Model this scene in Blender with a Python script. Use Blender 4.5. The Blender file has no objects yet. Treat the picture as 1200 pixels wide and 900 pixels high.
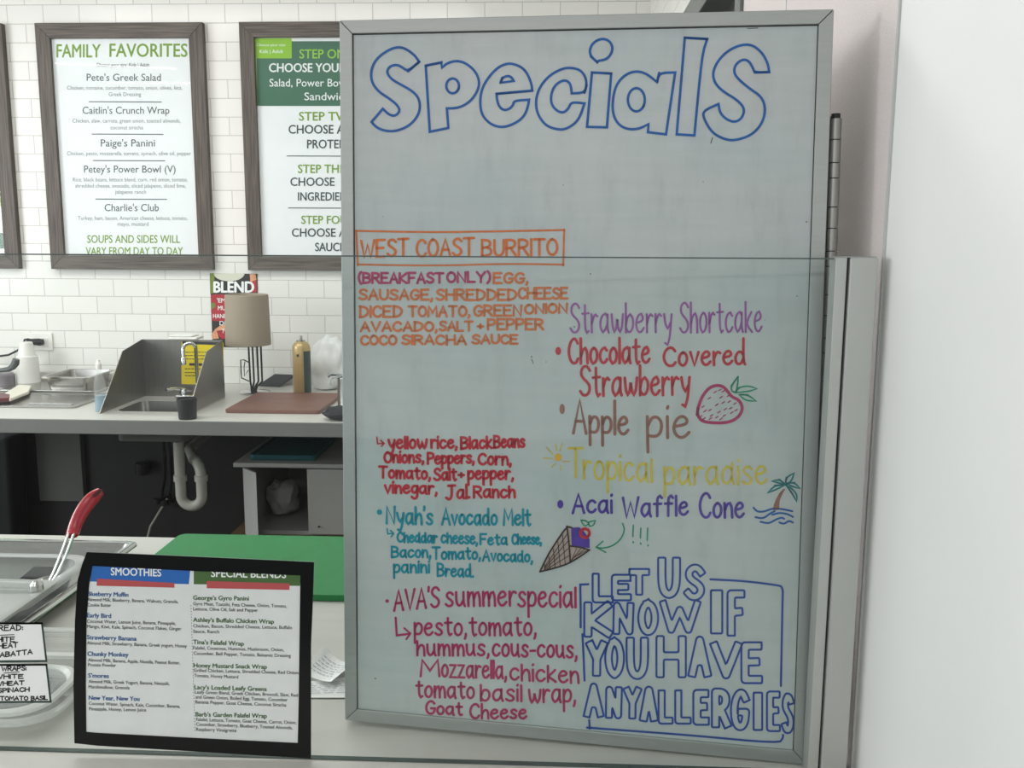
import bpy, bmesh, math, random
import numpy as np
from mathutils import Vector, Matrix

random.seed(4)
SC = bpy.context.scene
COL = SC.collection

# ------------------------------------------------------------------ camera, world, lights, exposure
CZ = 1.5516                      # eye height; worktops are at 0.90
TOP = 0.90
FPX = 1120.0                     # focal length in pixels of the 1200x900 frame
PITCH, ROLL, YAW = 0.15406522795835792, -0.004536291633760534, 0.044631028144662264

def cam_axes():
    cy, sy = math.cos(YAW), math.sin(YAW)
    Rz = np.array([[cy, -sy, 0], [sy, cy, 0], [0, 0, 1.]])
    cp, sp = math.cos(PITCH), math.sin(PITCH)
    M = np.stack([np.array([1, 0, 0.]), np.array([0, -sp, -cp]), np.array([0, cp, -sp])], 1)
    cr, sr = math.cos(ROLL), math.sin(ROLL)
    return Rz @ M @ np.array([[cr, -sr, 0], [sr, cr, 0], [0, 0, 1.]])
AX_ = cam_axes()                 # columns: right, down, forward

cam_d = bpy.data.cameras.new('camera'); cam = bpy.data.objects.new('camera', cam_d); COL.objects.link(cam)
cam_d.sensor_fit = 'HORIZONTAL'; cam_d.sensor_width = 36.0; cam_d.lens = 36.0 * FPX / 1200.0
cam_d.clip_start = 0.05
m3 = Matrix([[AX_[r, 0], -AX_[r, 1], -AX_[r, 2]] for r in range(3)])
cam.matrix_world = Matrix.Translation((0, 0, CZ)) @ m3.to_4x4()
SC.camera = cam

SC.view_settings.view_transform = 'Standard'
SC.view_settings.look = 'None'
SC.view_settings.gamma = 1.0
SC.view_settings.use_curve_mapping = False
SC.view_settings.exposure = 0.0

world = bpy.data.worlds.new('world'); SC.world = world; world.use_nodes = True
bg = world.node_tree.nodes['Background']
bg.inputs['Color'].default_value = (0.93, 0.97, 1.0, 1); bg.inputs['Strength'].default_value = 0.95

def area(name, loc, sx, sy, watts, col=(1, 0.985, 0.96), rot=(0, 0, 0)):
    d = bpy.data.lights.new(name, 'AREA'); d.shape = 'RECTANGLE'; d.size = sx; d.size_y = sy
    d.energy = watts; d.color = col
    o = bpy.data.objects.new(name, d); COL.objects.link(o); o.location = loc; o.rotation_euler = rot
    return o
area('kitchen_ceiling_light', (-2.0, 2.75, 2.72), 1.2, 0.6, 16)
area('kitchen_ceiling_light', (-0.95, 2.75, 2.72), 1.0, 0.6, 13)
area('kitchen_tube_light', (-3.25, 1.36, 2.72), 1.1, 0.06, 3, rot=(0, 0, math.radians(-16)))
area('kitchen_tube_light', (-3.0, 0.55, 2.72), 1.1, 0.06, 3, rot=(0, 0, math.radians(-3)))
area('counter_ceiling_light', (-1.25, 0.2, 2.72), 0.8, 0.8, 4)
area('lobby_ceiling_light', (-1.2, -2.4, 2.72), 1.8, 0.6, 46)
area('side_fill_light', (-4.1, 1.75, 1.9), 1.7, 1.5, 64, (0.97, 0.99, 1.0), rot=(math.radians(90), 0, math.radians(-90)))  # invented source, added at the left to brighten the right wall

# ------------------------------------------------------------------ helpers: pixel rays onto real planes
def ray(u, v):
    return AX_ @ np.array([(u - 600.0) / FPX, (v - 450.0) / FPX, 1.0])
def AY(u, v, Y):
    d = ray(u, v); t = Y / d[1]; return Vector((d[0] * t, Y, CZ + d[2] * t))
def AZ(u, v, Z=TOP):
    d = ray(u, v); t = (Z - CZ) / d[2]; return Vector((d[0] * t, d[1] * t, Z))
def AX(u, v, X):
    d = ray(u, v); t = X / d[0]; return Vector((X, d[1] * t, CZ + d[2] * t))
def plane_map(p0, n):
    p0 = Vector(p0); n = Vector(n).normalized(); k = (p0 - Vector((0, 0, CZ))).dot(n)
    def f(u, v, lift=0.0):
        d = Vector(ray(u, v)); t = k / d.dot(n)
        return Vector((0, 0, CZ)) + d * t + n * lift
    return f

# ------------------------------------------------------------------ materials
def lin(c):
    return tuple(((x / 255.0) / 12.92 if x / 255.0 <= 0.04045 else ((x / 255.0 + 0.055) / 1.055) ** 2.4) for x in c) + (1.0,)
MATS = {}
def mat(name, rgb=(200, 200, 200), rough=0.5, metal=0.0, spec=0.5, var=0.0, scale=20.0, bump=0.0, bscale=200.0, stretch=None, coat=0.0, emit=None):
    if name in MATS: return MATS[name]
    m = bpy.data.materials.new(name); m.use_nodes = True; nt = m.node_tree; b = nt.nodes['Principled BSDF']
    c = lin(rgb)
    b.inputs['Base Color'].default_value = c
    b.inputs['Roughness'].default_value = rough; b.inputs['Metallic'].default_value = metal
    b.inputs['Specular IOR Level'].default_value = spec
    b.inputs['Coat Weight'].default_value = coat
    tc = nt.nodes.new('ShaderNodeNewGeometry'); mp = nt.nodes.new('ShaderNodeMapping')
    nt.links.new(tc.outputs['Position'], mp.inputs['Vector'])
    if stretch: mp.inputs['Scale'].default_value = stretch
    if var > 0:
        n = nt.nodes.new('ShaderNodeTexNoise'); n.inputs['Scale'].default_value = scale; n.inputs['Detail'].default_value = 5
        nt.links.new(mp.outputs['Vector'], n.inputs['Vector'])
        r = nt.nodes.new('ShaderNodeMapRange'); r.inputs['From Min'].default_value = 0.3; r.inputs['From Max'].default_value = 0.7
        r.inputs['To Min'].default_value = 1 - var; r.inputs['To Max'].default_value = 1 + var
        nt.links.new(n.outputs['Fac'], r.inputs['Value'])
        mx = nt.nodes.new('ShaderNodeVectorMath'); mx.operation = 'SCALE'; mx.inputs[0].default_value = c[:3]
        nt.links.new(r.outputs['Result'], mx.inputs['Scale']); nt.links.new(mx.outputs['Vector'], b.inputs['Base Color'])
    if bump > 0:
        n2 = nt.nodes.new('ShaderNodeTexNoise'); n2.inputs['Scale'].default_value = bscale; n2.inputs['Detail'].default_value = 3
        nt.links.new(mp.outputs['Vector'], n2.inputs['Vector'])
        bp = nt.nodes.new('ShaderNodeBump'); bp.inputs['Strength'].default_value = bump; bp.inputs['Distance'].default_value = 0.002
        nt.links.new(n2.outputs['Fac'], bp.inputs['Height']); nt.links.new(bp.outputs['Normal'], b.inputs['Normal'])
    MATS[name] = m; return m

def clear_mat(name, tint=(0.95, 0.97, 0.96), haze=0.0, hazecol=(0.8, 0.82, 0.82), rough=0.02, ior=1.45):
    if name in MATS: return MATS[name]
    m = bpy.data.materials.new(name); m.use_nodes = True; nt = m.node_tree; nt.nodes.clear()
    out = nt.nodes.new('ShaderNodeOutputMaterial'); tr = nt.nodes.new('ShaderNodeBsdfTransparent'); gl = nt.nodes.new('ShaderNodeBsdfGlossy')
    tr.inputs['Color'].default_value = tint + (1,); gl.inputs['Roughness'].default_value = rough
    fr = nt.nodes.new('ShaderNodeFresnel'); fr.inputs['IOR'].default_value = ior
    base = tr
    if haze > 0:
        df = nt.nodes.new('ShaderNodeBsdfDiffuse'); df.inputs['Color'].default_value = hazecol + (1,)
        mh = nt.nodes.new('ShaderNodeMixShader'); mh.inputs['Fac'].default_value = haze
        nt.links.new(tr.outputs[0], mh.inputs[1]); nt.links.new(df.outputs[0], mh.inputs[2]); base = mh
    mx = nt.nodes.new('ShaderNodeMixShader')
    ge = nt.nodes.new('ShaderNodeNewGeometry'); iv = nt.nodes.new('ShaderNodeMath'); iv.operation = 'SUBTRACT'; iv.inputs[0].default_value = 1.0; nt.links.new(ge.outputs['Backfacing'], iv.inputs[1])
    ml = nt.nodes.new('ShaderNodeMath'); ml.operation = 'MULTIPLY'; nt.links.new(fr.outputs[0], ml.inputs[0]); nt.links.new(iv.outputs[0], ml.inputs[1])
    nt.links.new(ml.outputs[0], mx.inputs['Fac']); nt.links.new(base.outputs[0], mx.inputs[1]); nt.links.new(gl.outputs[0], mx.inputs[2])
    nt.links.new(mx.outputs[0], out.inputs['Surface'])
    MATS[name] = m; return m

def tile_mat(name, axis, off, z0):
    m = bpy.data.materials.new(name); m.use_nodes = True; nt = m.node_tree; b = nt.nodes['Principled BSDF']
    g = nt.nodes.new('ShaderNodeNewGeometry'); s = nt.nodes.new('ShaderNodeSeparateXYZ'); nt.links.new(g.outputs['Position'], s.inputs[0])
    def sub(o, k):
        a = nt.nodes.new('ShaderNodeMath'); a.operation = 'SUBTRACT'; nt.links.new(o, a.inputs[0]); a.inputs[1].default_value = k; return a.outputs[0]
    c = nt.nodes.new('ShaderNodeCombineXYZ')
    nt.links.new(sub(s.outputs[axis], off), c.inputs[0]); nt.links.new(sub(s.outputs['Z'], z0), c.inputs[1])
    br = nt.nodes.new('ShaderNodeTexBrick'); nt.links.new(c.outputs[0], br.inputs['Vector'])
    br.inputs['Scale'].default_value = 1.0; br.inputs['Brick Width'].default_value = 0.155; br.inputs['Row Height'].default_value = 0.0762
    br.inputs['Mortar Size'].default_value = 0.0022; br.inputs['Mortar Smooth'].default_value = 0.6; br.inputs['Bias'].default_value = 0.0
    br.inputs['Color1'].default_value = lin((236, 235, 230)); br.inputs['Color2'].default_value = lin((232, 231, 226)); br.inputs['Mortar'].default_value = lin((198, 196, 191))
    nt.links.new(br.outputs['Color'], b.inputs['Base Color'])
    b.inputs['Roughness'].default_value = 0.16; b.inputs['Specular IOR Level'].default_value = 0.45
    bp = nt.nodes.new('ShaderNodeBump'); bp.invert = True; bp.inputs['Strength'].default_value = 0.5; bp.inputs['Distance'].default_value = 0.002
    nt.links.new(br.outputs['Fac'], bp.inputs['Height']); nt.links.new(bp.outputs['Normal'], b.inputs['Normal'])
    return m

def board_mat():
    m = bpy.data.materials.new('dry_erase_white'); m.use_nodes = True; nt = m.node_tree; b = nt.nodes['Principled BSDF']
    g = nt.nodes.new('ShaderNodeNewGeometry')
    def noise(scale, vec, det=6, rough=0.6, off=0.0):
        mp = nt.nodes.new('ShaderNodeMapping'); mp.inputs['Scale'].default_value = vec; mp.inputs['Location'].default_value = (off, off, off)
        nt.links.new(g.outputs['Position'], mp.inputs['Vector'])
        n = nt.nodes.new('ShaderNodeTexNoise'); n.inputs['Scale'].default_value = scale; n.inputs['Detail'].default_value = det; n.inputs['Roughness'].default_value = rough
        nt.links.new(mp.outputs[0], n.inputs['Vector']); return n.outputs['Fac']
    def ramp(src, stops):
        cr = nt.nodes.new('ShaderNodeValToRGB'); e = cr.color_ramp.elements
        e[0].position, e[0].color = stops[0][0], lin(stops[0][1]); e[1].position, e[1].color = stops[-1][0], lin(stops[-1][1])
        for p, c in stops[1:-1]:
            x = e.new(p); x.color = lin(c)
        nt.links.new(src, cr.inputs[0]); return cr.outputs[0]
    def mult(a, b_):
        mx = nt.nodes.new('ShaderNodeMix'); mx.data_type = 'RGBA'; mx.blend_type = 'MULTIPLY'; mx.inputs['Factor'].default_value = 1.0
        nt.links.new(a, mx.inputs['A']); nt.links.new(b_, mx.inputs['B']); return mx.outputs['Result']
    base = ramp(noise(2.4, (1.6, 1, 2.6)), [(0.34, (182, 194, 194)), (0.5, (190, 197, 197)), (0.66, (194, 198, 198))])
    wipes = ramp(noise(5, (1.2, 1, 14), 5, .6, 3.0), [(0.35, (249, 250, 250)), (0.6, (255, 255, 255))])
    smear = ramp(noise(4, (9, 1, 2.2), 6, .65, 7.0), [(0.28, (240, 240, 240)), (0.46, (252, 252, 252)), (0.6, (255, 255, 255))])
    nt.links.new(mult(mult(base, wipes), smear), b.inputs['Base Color']); b.inputs['Roughness'].default_value = 0.3; b.inputs['Specular IOR Level'].default_value = 0.35
    return m

def wood_mat(name, a, b_, axis):
    m = bpy.data.materials.new(name); m.use_nodes = True; nt = m.node_tree; b = nt.nodes['Principled BSDF']
    g = nt.nodes.new('ShaderNodeNewGeometry'); mp = nt.nodes.new('ShaderNodeMapping')
    mp.inputs['Scale'].default_value = (3, 60, 90) if axis == 'X' else (90, 60, 3)
    nt.links.new(g.outputs['Position'], mp.inputs['Vector'])
    n = nt.nodes.new('ShaderNodeTexNoise'); n.inputs['Scale'].default_value = 2.0; n.inputs['Detail'].default_value = 6
    nt.links.new(mp.outputs[0], n.inputs['Vector'])
    cr = nt.nodes.new('ShaderNodeValToRGB'); e = cr.color_ramp.elements
    e[0].position = 0.35; e[0].color = lin(a); e[1].position = 0.68; e[1].color = lin(b_)
    nt.links.new(n.outputs['Fac'], cr.inputs[0]); nt.links.new(cr.outputs[0], b.inputs['Base Color'])
    b.inputs['Roughness'].default_value = 0.5
    return m

M_white = mat('white_paint', (241, 242, 239), 0.55, var=0.012, scale=6, bump=0.05, bscale=60)
M_frp = mat('pebbled_pink_white_panel', (226, 216, 214), 0.4, var=0.05, scale=300, bump=0.55, bscale=520)
M_floor = mat('dark_tile_floor', (70, 66, 62), 0.45, var=0.15, scale=9)
M_ceil = mat('ceiling_white', (225, 225, 222), 0.8, var=0.02)
M_wall_shade = mat('painted_shade_wall', (33, 33, 31), 0.45, var=0.12, scale=5)  # grey wall with the under-counter shade put into its colour
M_steel = mat('stainless_steel', (178, 176, 172), 0.26, 1.0, var=0.06, scale=14, stretch=(1, 1, 12))
M_steel_b = mat('brushed_steel', (150, 148, 143), 0.34, 1.0, var=0.08, scale=10, stretch=(30, 30, 1))
M_bright = mat('polished_steel', (205, 205, 203), 0.12, 1.0)
M_chrome = mat('chrome', (215, 217, 218), 0.07, 1.0)
M_alu = mat('satin_aluminium', (168, 171, 169), 0.42, 0.7, var=0.03, scale=8, stretch=(3, 3, 30))
M_post = mat('clear_anodised_post', (190, 192, 188), 0.42, 0.55, var=0.02, scale=10)
M_groove = mat('dark_groove', (38, 40, 38), 0.6)
M_ctop = mat('pale_grey_worktop', (202, 200, 193), 0.32, var=0.035, scale=9, stretch=(1, 4, 1))
M_apron = mat('grey_worktop_edge', (116, 116, 112), 0.4, var=0.03, scale=8)
M_cab = mat('grey_cabinet', (120, 121, 119), 0.5, var=0.03)
M_black = mat('black_matte', (14, 15, 15), 0.45, var=0.1)
M_blackgloss = mat('black_laminate', (6, 8, 9), 0.3, spec=.3, var=0.1)
M_blackrub = mat('black_rubber', (25, 26, 26), 0.6)
M_wire = mat('dark_wire', (46, 46, 48), 0.35, 0.6)
M_plastic_w = mat('white_plastic', (236, 234, 228), 0.4, var=0.01)
M_paper = mat('paper', (240, 242, 242), 0.6, var=0.015, scale=30)
M_green = mat('green_cutting_board', (3, 128, 60), 0.42, var=0.05, scale=30, bump=0.15, bscale=300)
M_brown = mat('brown_cutting_board', (118, 82, 70), 0.5, var=0.12, scale=18, bump=0.1)
M_red = mat('red_handle', (176, 22, 44), 0.22, coat=0.5)
M_ink = mat('black_print', (48, 52, 54), 0.6)
M_glass = clear_mat('clear_glass', (0.955, 0.975, 0.968))
M_glaze = clear_mat('poster_glazing', (0.97, 0.98, 0.98))
M_clear = clear_mat('clear_plastic', (0.93, 0.94, 0.94), 0.14, (.86, .86, .84), rough=0.12, ior=1.22)
M_frost = clear_mat('frosted_plastic', (0.9, 0.91, 0.91), 0.45, (0.74, 0.75, 0.73), rough=0.2)

# ------------------------------------------------------------------ mesh building
class G:
    def __init__(s): s.v = []; s.f = []; s.mi = []; s.cur = 0
    def add(s, vs, fs):
        o = len(s.v); s.v += [Vector(p) for p in vs]
        for f in fs: s.f.append(tuple(i + o for i in f)); s.mi.append(s.cur)
        return s
    def box(s, x0, x1, y0, y1, z0, z1, M=None):
        p = [Vector((x, y, z)) for z in (z0, z1) for y in (y0, y1) for x in (x0, x1)]
        if M is not None: p = [M @ q for q in p]
        return s.add(p, [(0, 2, 3, 1), (4, 5, 7, 6), (0, 1, 5, 4), (2, 6, 7, 3), (0, 4, 6, 2), (1, 3, 7, 5)])
    def prism(s, poly, ext):
        n = len(poly); e = Vector(ext); a = [Vector(p) for p in poly]; b = [p + e for p in a]
        nrm = Vector((0, 0, 0))
        for i in range(n): nrm += (a[i] - a[0]).cross(a[(i + 1) % n] - a[0])
        if nrm.dot(e) > 0: a.reverse(); b.reverse()
        return s.add(a + b, [tuple(range(n)), tuple(range(2 * n - 1, n - 1, -1))] + [(i, i + n, (i + 1) % n + n, (i + 1) % n) for i in range(n)])
    def tube(s, path, r, seg=10, cap=True):
        path = [Vector(p) for p in path]; n = len(path); rr = r if isinstance(r, (list, tuple)) else [r] * n
        t0 = (path[1] - path[0]).normalized(); up = Vector((0, 0, 1)) if abs(t0.z) < 0.9 else Vector((1, 0, 0))
        a = t0.cross(up).normalized(); vs = []
        for i in range(n):
            t = (path[min(i + 1, n - 1)] - path[max(i - 1, 0)]).normalized()
            a = (a - t * a.dot(t)).normalized(); b = t.cross(a)
            for k in range(seg):
                q = 2 * math.pi * k / seg; vs.append(path[i] + (a * math.cos(q) + b * math.sin(q)) * rr[i])
        fs = [(i * seg + k, i * seg + (k + 1) % seg, (i + 1) * seg + (k + 1) % seg, (i + 1) * seg + k) for i in range(n - 1) for k in range(seg)]
        if cap: fs += [tuple(range(seg - 1, -1, -1)), tuple((n - 1) * seg + k for k in range(seg))]
        return s.add(vs, fs)
    def lathe(s, c, prof, seg=32, closed_ends=True, sx=1.0, sy=1.0):
        c = Vector(c); n = len(prof); vs = []
        for r, z in prof:
            for k in range(seg):
                q = 2 * math.pi * k / seg; vs.append(c + Vector((r * sx * math.cos(q), r * sy * math.sin(q), z)))
        fs = [(i * seg + k, i * seg + (k + 1) % seg, (i + 1) * seg + (k + 1) % seg, (i + 1) * seg + k) for i in range(n - 1) for k in range(seg)]
        if closed_ends: fs += [tuple(range(seg - 1, -1, -1)), tuple((n - 1) * seg + k for k in range(seg))]
        return s.add(vs, fs)
    def loops(s, rings, close=True, cap0=False, cap1=False):
        n = len(rings[0]); vs = [p for r in rings for p in r]
        fs = [(i * n + k, i * n + (k + 1) % n, (i + 1) * n + (k + 1) % n, (i + 1) * n + k) for i in range(len(rings) - 1) for k in range(n)]
        if cap0: fs.append(tuple(range(n - 1, -1, -1)))
        if cap1: fs.append(tuple((len(rings) - 1) * n + k for k in range(n)))
        return s.add(vs, fs)
    def build(s, name, m, parent=None, bevel=0.0, smooth=False, angle=35, base=None):
        me = bpy.data.meshes.new(name)
        root = parent
        while root is not None and root.parent is not None: root = root.parent
        if root is not None: off = Vector(root.location)
        elif base is not None: off = Vector(base)
        else:
            xs = [p.x for p in s.v]; ys = [p.y for p in s.v]; zs = [p.z for p in s.v]
            off = Vector(((min(xs) + max(xs)) / 2, (min(ys) + max(ys)) / 2, min(zs)))
        me.from_pydata([tuple(p - off) for p in s.v], [], s.f)
        ms = m if isinstance(m, (list, tuple)) else [m]
        for k in ms: me.materials.append(k)
        for p, i in zip(me.polygons, s.mi): p.material_index = min(i, len(ms) - 1)
        me.update()
        o = bpy.data.objects.new(name, me); COL.objects.link(o)
        if parent is not None: o.parent = parent
        else: o.location = off
        if root is not None and parent is not root: pass
        if smooth:
            for p in me.polygons: p.use_smooth = True
            md = o.modifiers.new('edge', 'EDGE_SPLIT'); md.split_angle = math.radians(angle)
        if bevel > 0:
            b = o.modifiers.new('bevel', 'BEVEL'); b.width = bevel; b.segments = 2; b.limit_method = 'ANGLE'; b.angle_limit = math.radians(40)
        return o

def thing(name, label, cat, loc, group=None):
    o = bpy.data.objects.new(name, None); o.empty_display_size = 0.05; COL.objects.link(o); o.location = loc
    o['label'] = label; o['category'] = cat
    if group: o['group'] = group
    return o
def tag(o, label, cat, group=None):
    o['label'] = label; o['category'] = cat
    if group: o['group'] = group
    return o
def lab(o, label): o['label'] = label; return o
def struct(o): o['kind'] = 'structure'; return o

def rrect(x0, x1, y0, y1, z, r, seg=6):
    out = []
    for cx, cy, a0 in ((x1 - r, y1 - r, 0), (x0 + r, y1 - r, 90), (x0 + r, y0 + r, 180), (x1 - r, y0 + r, 270)):
        for k in range(seg + 1):
            q = math.radians(a0 + 90.0 * k / seg); out.append(Vector((cx + r * math.cos(q), cy + r * math.sin(q), z)))
    return out

# ------------------------------------------------------------------ handwriting: a single-stroke alphabet
GL = {
'A': "0,0 3,10 6,0|1.1,3.6 4.9,3.6", 'B': "0,0 0,10 3.4,9.8 5,8.3 4.6,6.3 3,5.4 .2,5.2|3,5.4 5,4.4 5.6,2.4 4.4,.5 0,0",
'C': "5.6,8 4.6,9.6 3,10 1.2,8.6 .2,6 .2,3.6 1.2,1.2 3,0 4.8,.4 5.8,2", 'D': "0,0 0,10|-.3,10 3,9.4 5.2,7.4 5.6,4.6 4.4,1.8 2.4,.4 -.3,0",
'E': "5,10 0,10 0,0 5.2,0|0,5.2 4.2,5.3", 'F': "5.2,10 0,10 0,0|0,5.2 4.2,5.4", 'G': "5.6,8.2 4.4,9.8 2.8,10 1,8.4 .1,5.6 .4,2.4 1.8,.3 3.8,.1 5.4,1.6 5.8,4.4 3.4,4.4",
'H': "0,0 0,10|5.6,0 5.6,10|0,5.2 5.6,5.2", 'I': "0,0 0,10", 'J': "4,10 4,2.4 3,.4 1.4,.2 0,1.6|1.4,10 6.4,10", 'K': "0,0 0,10|5.4,10 .2,4.6 5.6,0",
'L': "0,10 0,0 4.8,0", 'M': "0,0 .6,10 3.4,3.4 6.2,10 6.8,0", 'N': "0,0 .2,10 5.2,0 5.6,10", 'O': "3,10 1.2,9 .1,6.4 .1,3.6 1.2,1 3,0 4.8,1 5.9,3.6 5.9,6.4 4.8,9 3,10 2.2,9.8",
'P': "0,0 0,10 3.2,10 5,8.8 5.2,6.6 3.8,5 .1,4.4", 'Q': "3,10 .6,8 .1,4 3,0 5.8,4 5,8.6 3,10|3.6,2.6 6,-.6", 'R': "0,0 0,10 3.2,10 5,8.8 5,6.6 3.6,5.2 .2,4.8|2.2,5 5.6,0",
'S': "5.2,8.4 4,9.8 2.2,10 .6,8.8 .5,6.9 2,5.6 3.8,4.6 5.2,3.2 5,1.4 3.4,.1 1.4,.2 0,1.6", 'T': "-.2,10 6,10|2.9,10 2.9,0",
'U': "0,10 0,3.4 .9,.9 2.8,0 4.6,1 5.5,3.6 5.5,10", 'V': "0,10 3,0 6,10", 'W': "0,10 1.9,0 4,7.6 6.1,0 8.2,10", 'X': "0,0 5.4,10|0,10 5.6,0", 'Y': "0,10 2.9,5 5.8,10|2.9,5 2.8,0", 'Z': "0,10 5.2,10 0,0 5.4,0",
'a': "4.4,5.2 3.2,6.2 1.4,5.6 .2,3.6 .4,1.4 1.8,.1 3.4,1 4.4,3|4.5,6 4.4,1.6 5.2,0", 'b': "0,10 .1,0|.1,2.4 .9,5.2 2.6,6 4.2,4.8 4.4,2.2 3,.2 1.2,.2 .1,1.6",
'c': "4.4,5 3.2,6.1 1.4,5.6 .2,3.6 .4,1.4 1.8,.1 3.4,.3 4.6,1.6", 'd': "4.3,4.6 3,6 1.4,5.6 .2,3.6 .4,1.2 1.8,.1 3.4,.8 4.3,2.6|4.4,10.2 4.3,1.6 5.2,0",
'e': "1,3.3 3.8,3.8 4.4,5 3.2,6.2 1.6,5.8 .3,3.8 .4,1.6 1.8,.1 3.4,.2 4.8,1.6", 'f': "4.2,9 3.2,10.2 2,9.4 1.7,7 1.7,0|0,5.8 3.8,5.8",
'g': "4.3,5 3,6.2 1.2,5.6 .2,3.6 .6,1.4 2,.4 3.6,1.4 4.3,3.4|4.4,6 4.4,-1.6 3.2,-3.8 1.4,-3.8 .2,-2.4", 'h': "0,10 .1,0|.1,2.6 1.2,5.2 2.8,5.9 4,4.6 4.2,0",
'i': "0.3,6 .4,0|.3,8.2 .5,8.7", 'j': "1.6,6 1.6,-2 .6,-3.6 -.6,-3|1.6,8.2 1.8,8.7", 'k': "0,10 .1,0|3.8,6.2 .2,2.6 4.2,0", 'l': "0.2,10 .3,0",
'm': "0,6 .2,0|.2,3 1.2,5.6 2.4,5.8 3.1,4 3.2,0|3.2,3 4.2,5.6 5.5,5.8 6.3,4 6.5,0", 'n': "0,6 .2,0|.2,3 1.4,5.6 2.9,5.9 3.9,4.4 4.2,0",
'o': "2.4,6 .9,5.3 .1,3.4 .4,1.2 1.8,0 3.4,.5 4.4,2.4 4.2,4.6 3,5.9 2,6", 'p': "0,6 .2,-4|.2,3.4 1.2,5.6 2.8,6 4.2,4.6 4.2,2 2.8,.3 .3,.6",
'q': "4.3,5 3,6 1.2,5.6 .2,3.6 .6,1.2 2.2,.2 3.8,1.6|4.4,6 4.4,-4", 'r': "0,6 .2,0|.2,3 1.2,5.4 2.4,6 3.4,5.4", 's': "3.8,5 2.8,6 1.2,5.8 .4,4.6 1.4,3.4 3,2.6 3.9,1.4 3,.2 1.2,.1 0,1",
't': "1.6,9.4 1.7,1.4 2.8,0 3.8,.6|0,6.2 3.8,6.4", 'u': "0,6 .1,2 1.2,.2 2.6,.4 3.8,2.4|4,6 4,1.4 4.8,0", 'v': "0,6 2.1,0 4.2,6", 'w': "0,6 .6,1.6 1.6,.1 2.8,1.4 3.2,4.4 3.8,1.4 5,.1 6.2,1.8 6.6,6",
'x': "0,0 4,6|0,6 4.2,0", 'y': "0,6 .8,2.6 2.2,1.2 3.6,3|4.4,6 3.4,-1.6 2,-4 .6,-3.4", 'z': "0,6 4,6 0,0 4.4,0",
',': "0.6,1 .5,-.6 0,-1.8", '.': "0,.2 .3,.6", "'": "0.3,10.4 .1,8.2", '(': "1.8,11 .4,8.4 0,5 .6,1.2 2,-1", ')': "0,11 1.4,8.4 1.8,5 1.2,1.2 -.2,-1", '+': "0,4.4 4,4.4|2,6.6 2,2.2", '-': "0,3.4 3,3.6", ':': "0,1 .3,1.4|0,5 .3,5.4", '!': "0.4,10 .2,3|.2,.3 .3,.6",
}
def chaikin(pts, it=2, lim=78):
    pts = [np.array(p, float) for p in pts]
    for _ in range(it):
        if len(pts) < 3: return pts
        out = [pts[0]]
        for i in range(1, len(pts) - 1):
            a, b, c = pts[i - 1], pts[i], pts[i + 1]
            d1 = b - a; d2 = c - b; n1 = np.hypot(*d1); n2 = np.hypot(*d2)
            if n1 < 1e-9 or n2 < 1e-9: continue
            ang = math.degrees(math.acos(max(-1, min(1, float(d1 @ d2) / (n1 * n2)))))
            if ang > lim: out.append(b)
            else: out.append(b - d1 * 0.25); out.append(b + d2 * 0.25)
        out.append(pts[-1]); pts = out
    return pts
def glyph(ch):
    return [[tuple(float(q) for q in p.split(',')) for p in st.split()] for st in GL[ch].split('|')]
def word_strokes(word, gap=1.7, xh=None):
    """strokes of a word in glyph units, and its width"""
    x = 0.0; out = []
    for ch in word:
        if ch == ' ': x += 3.5; continue
        st = glyph(ch); xs = [p[0] for s_ in st for p in s_]; lo, hi = min(xs), max(xs)
        def yy(b):
            if xh is None or not ch.islower(): return b
            if ch in 'ij' and b > 6: return xh + (b - 6) * 1.15
            return b * xh / 6.0 if b <= 6 else xh + (b - 6) / 4.0 * (10.0 - xh)
        for s_ in st: out.append([(p[0] - lo + x, yy(p[1])) for p in s_])
        x += (hi - lo) + gap
    return out, max(x - gap, 0.5)

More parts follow.
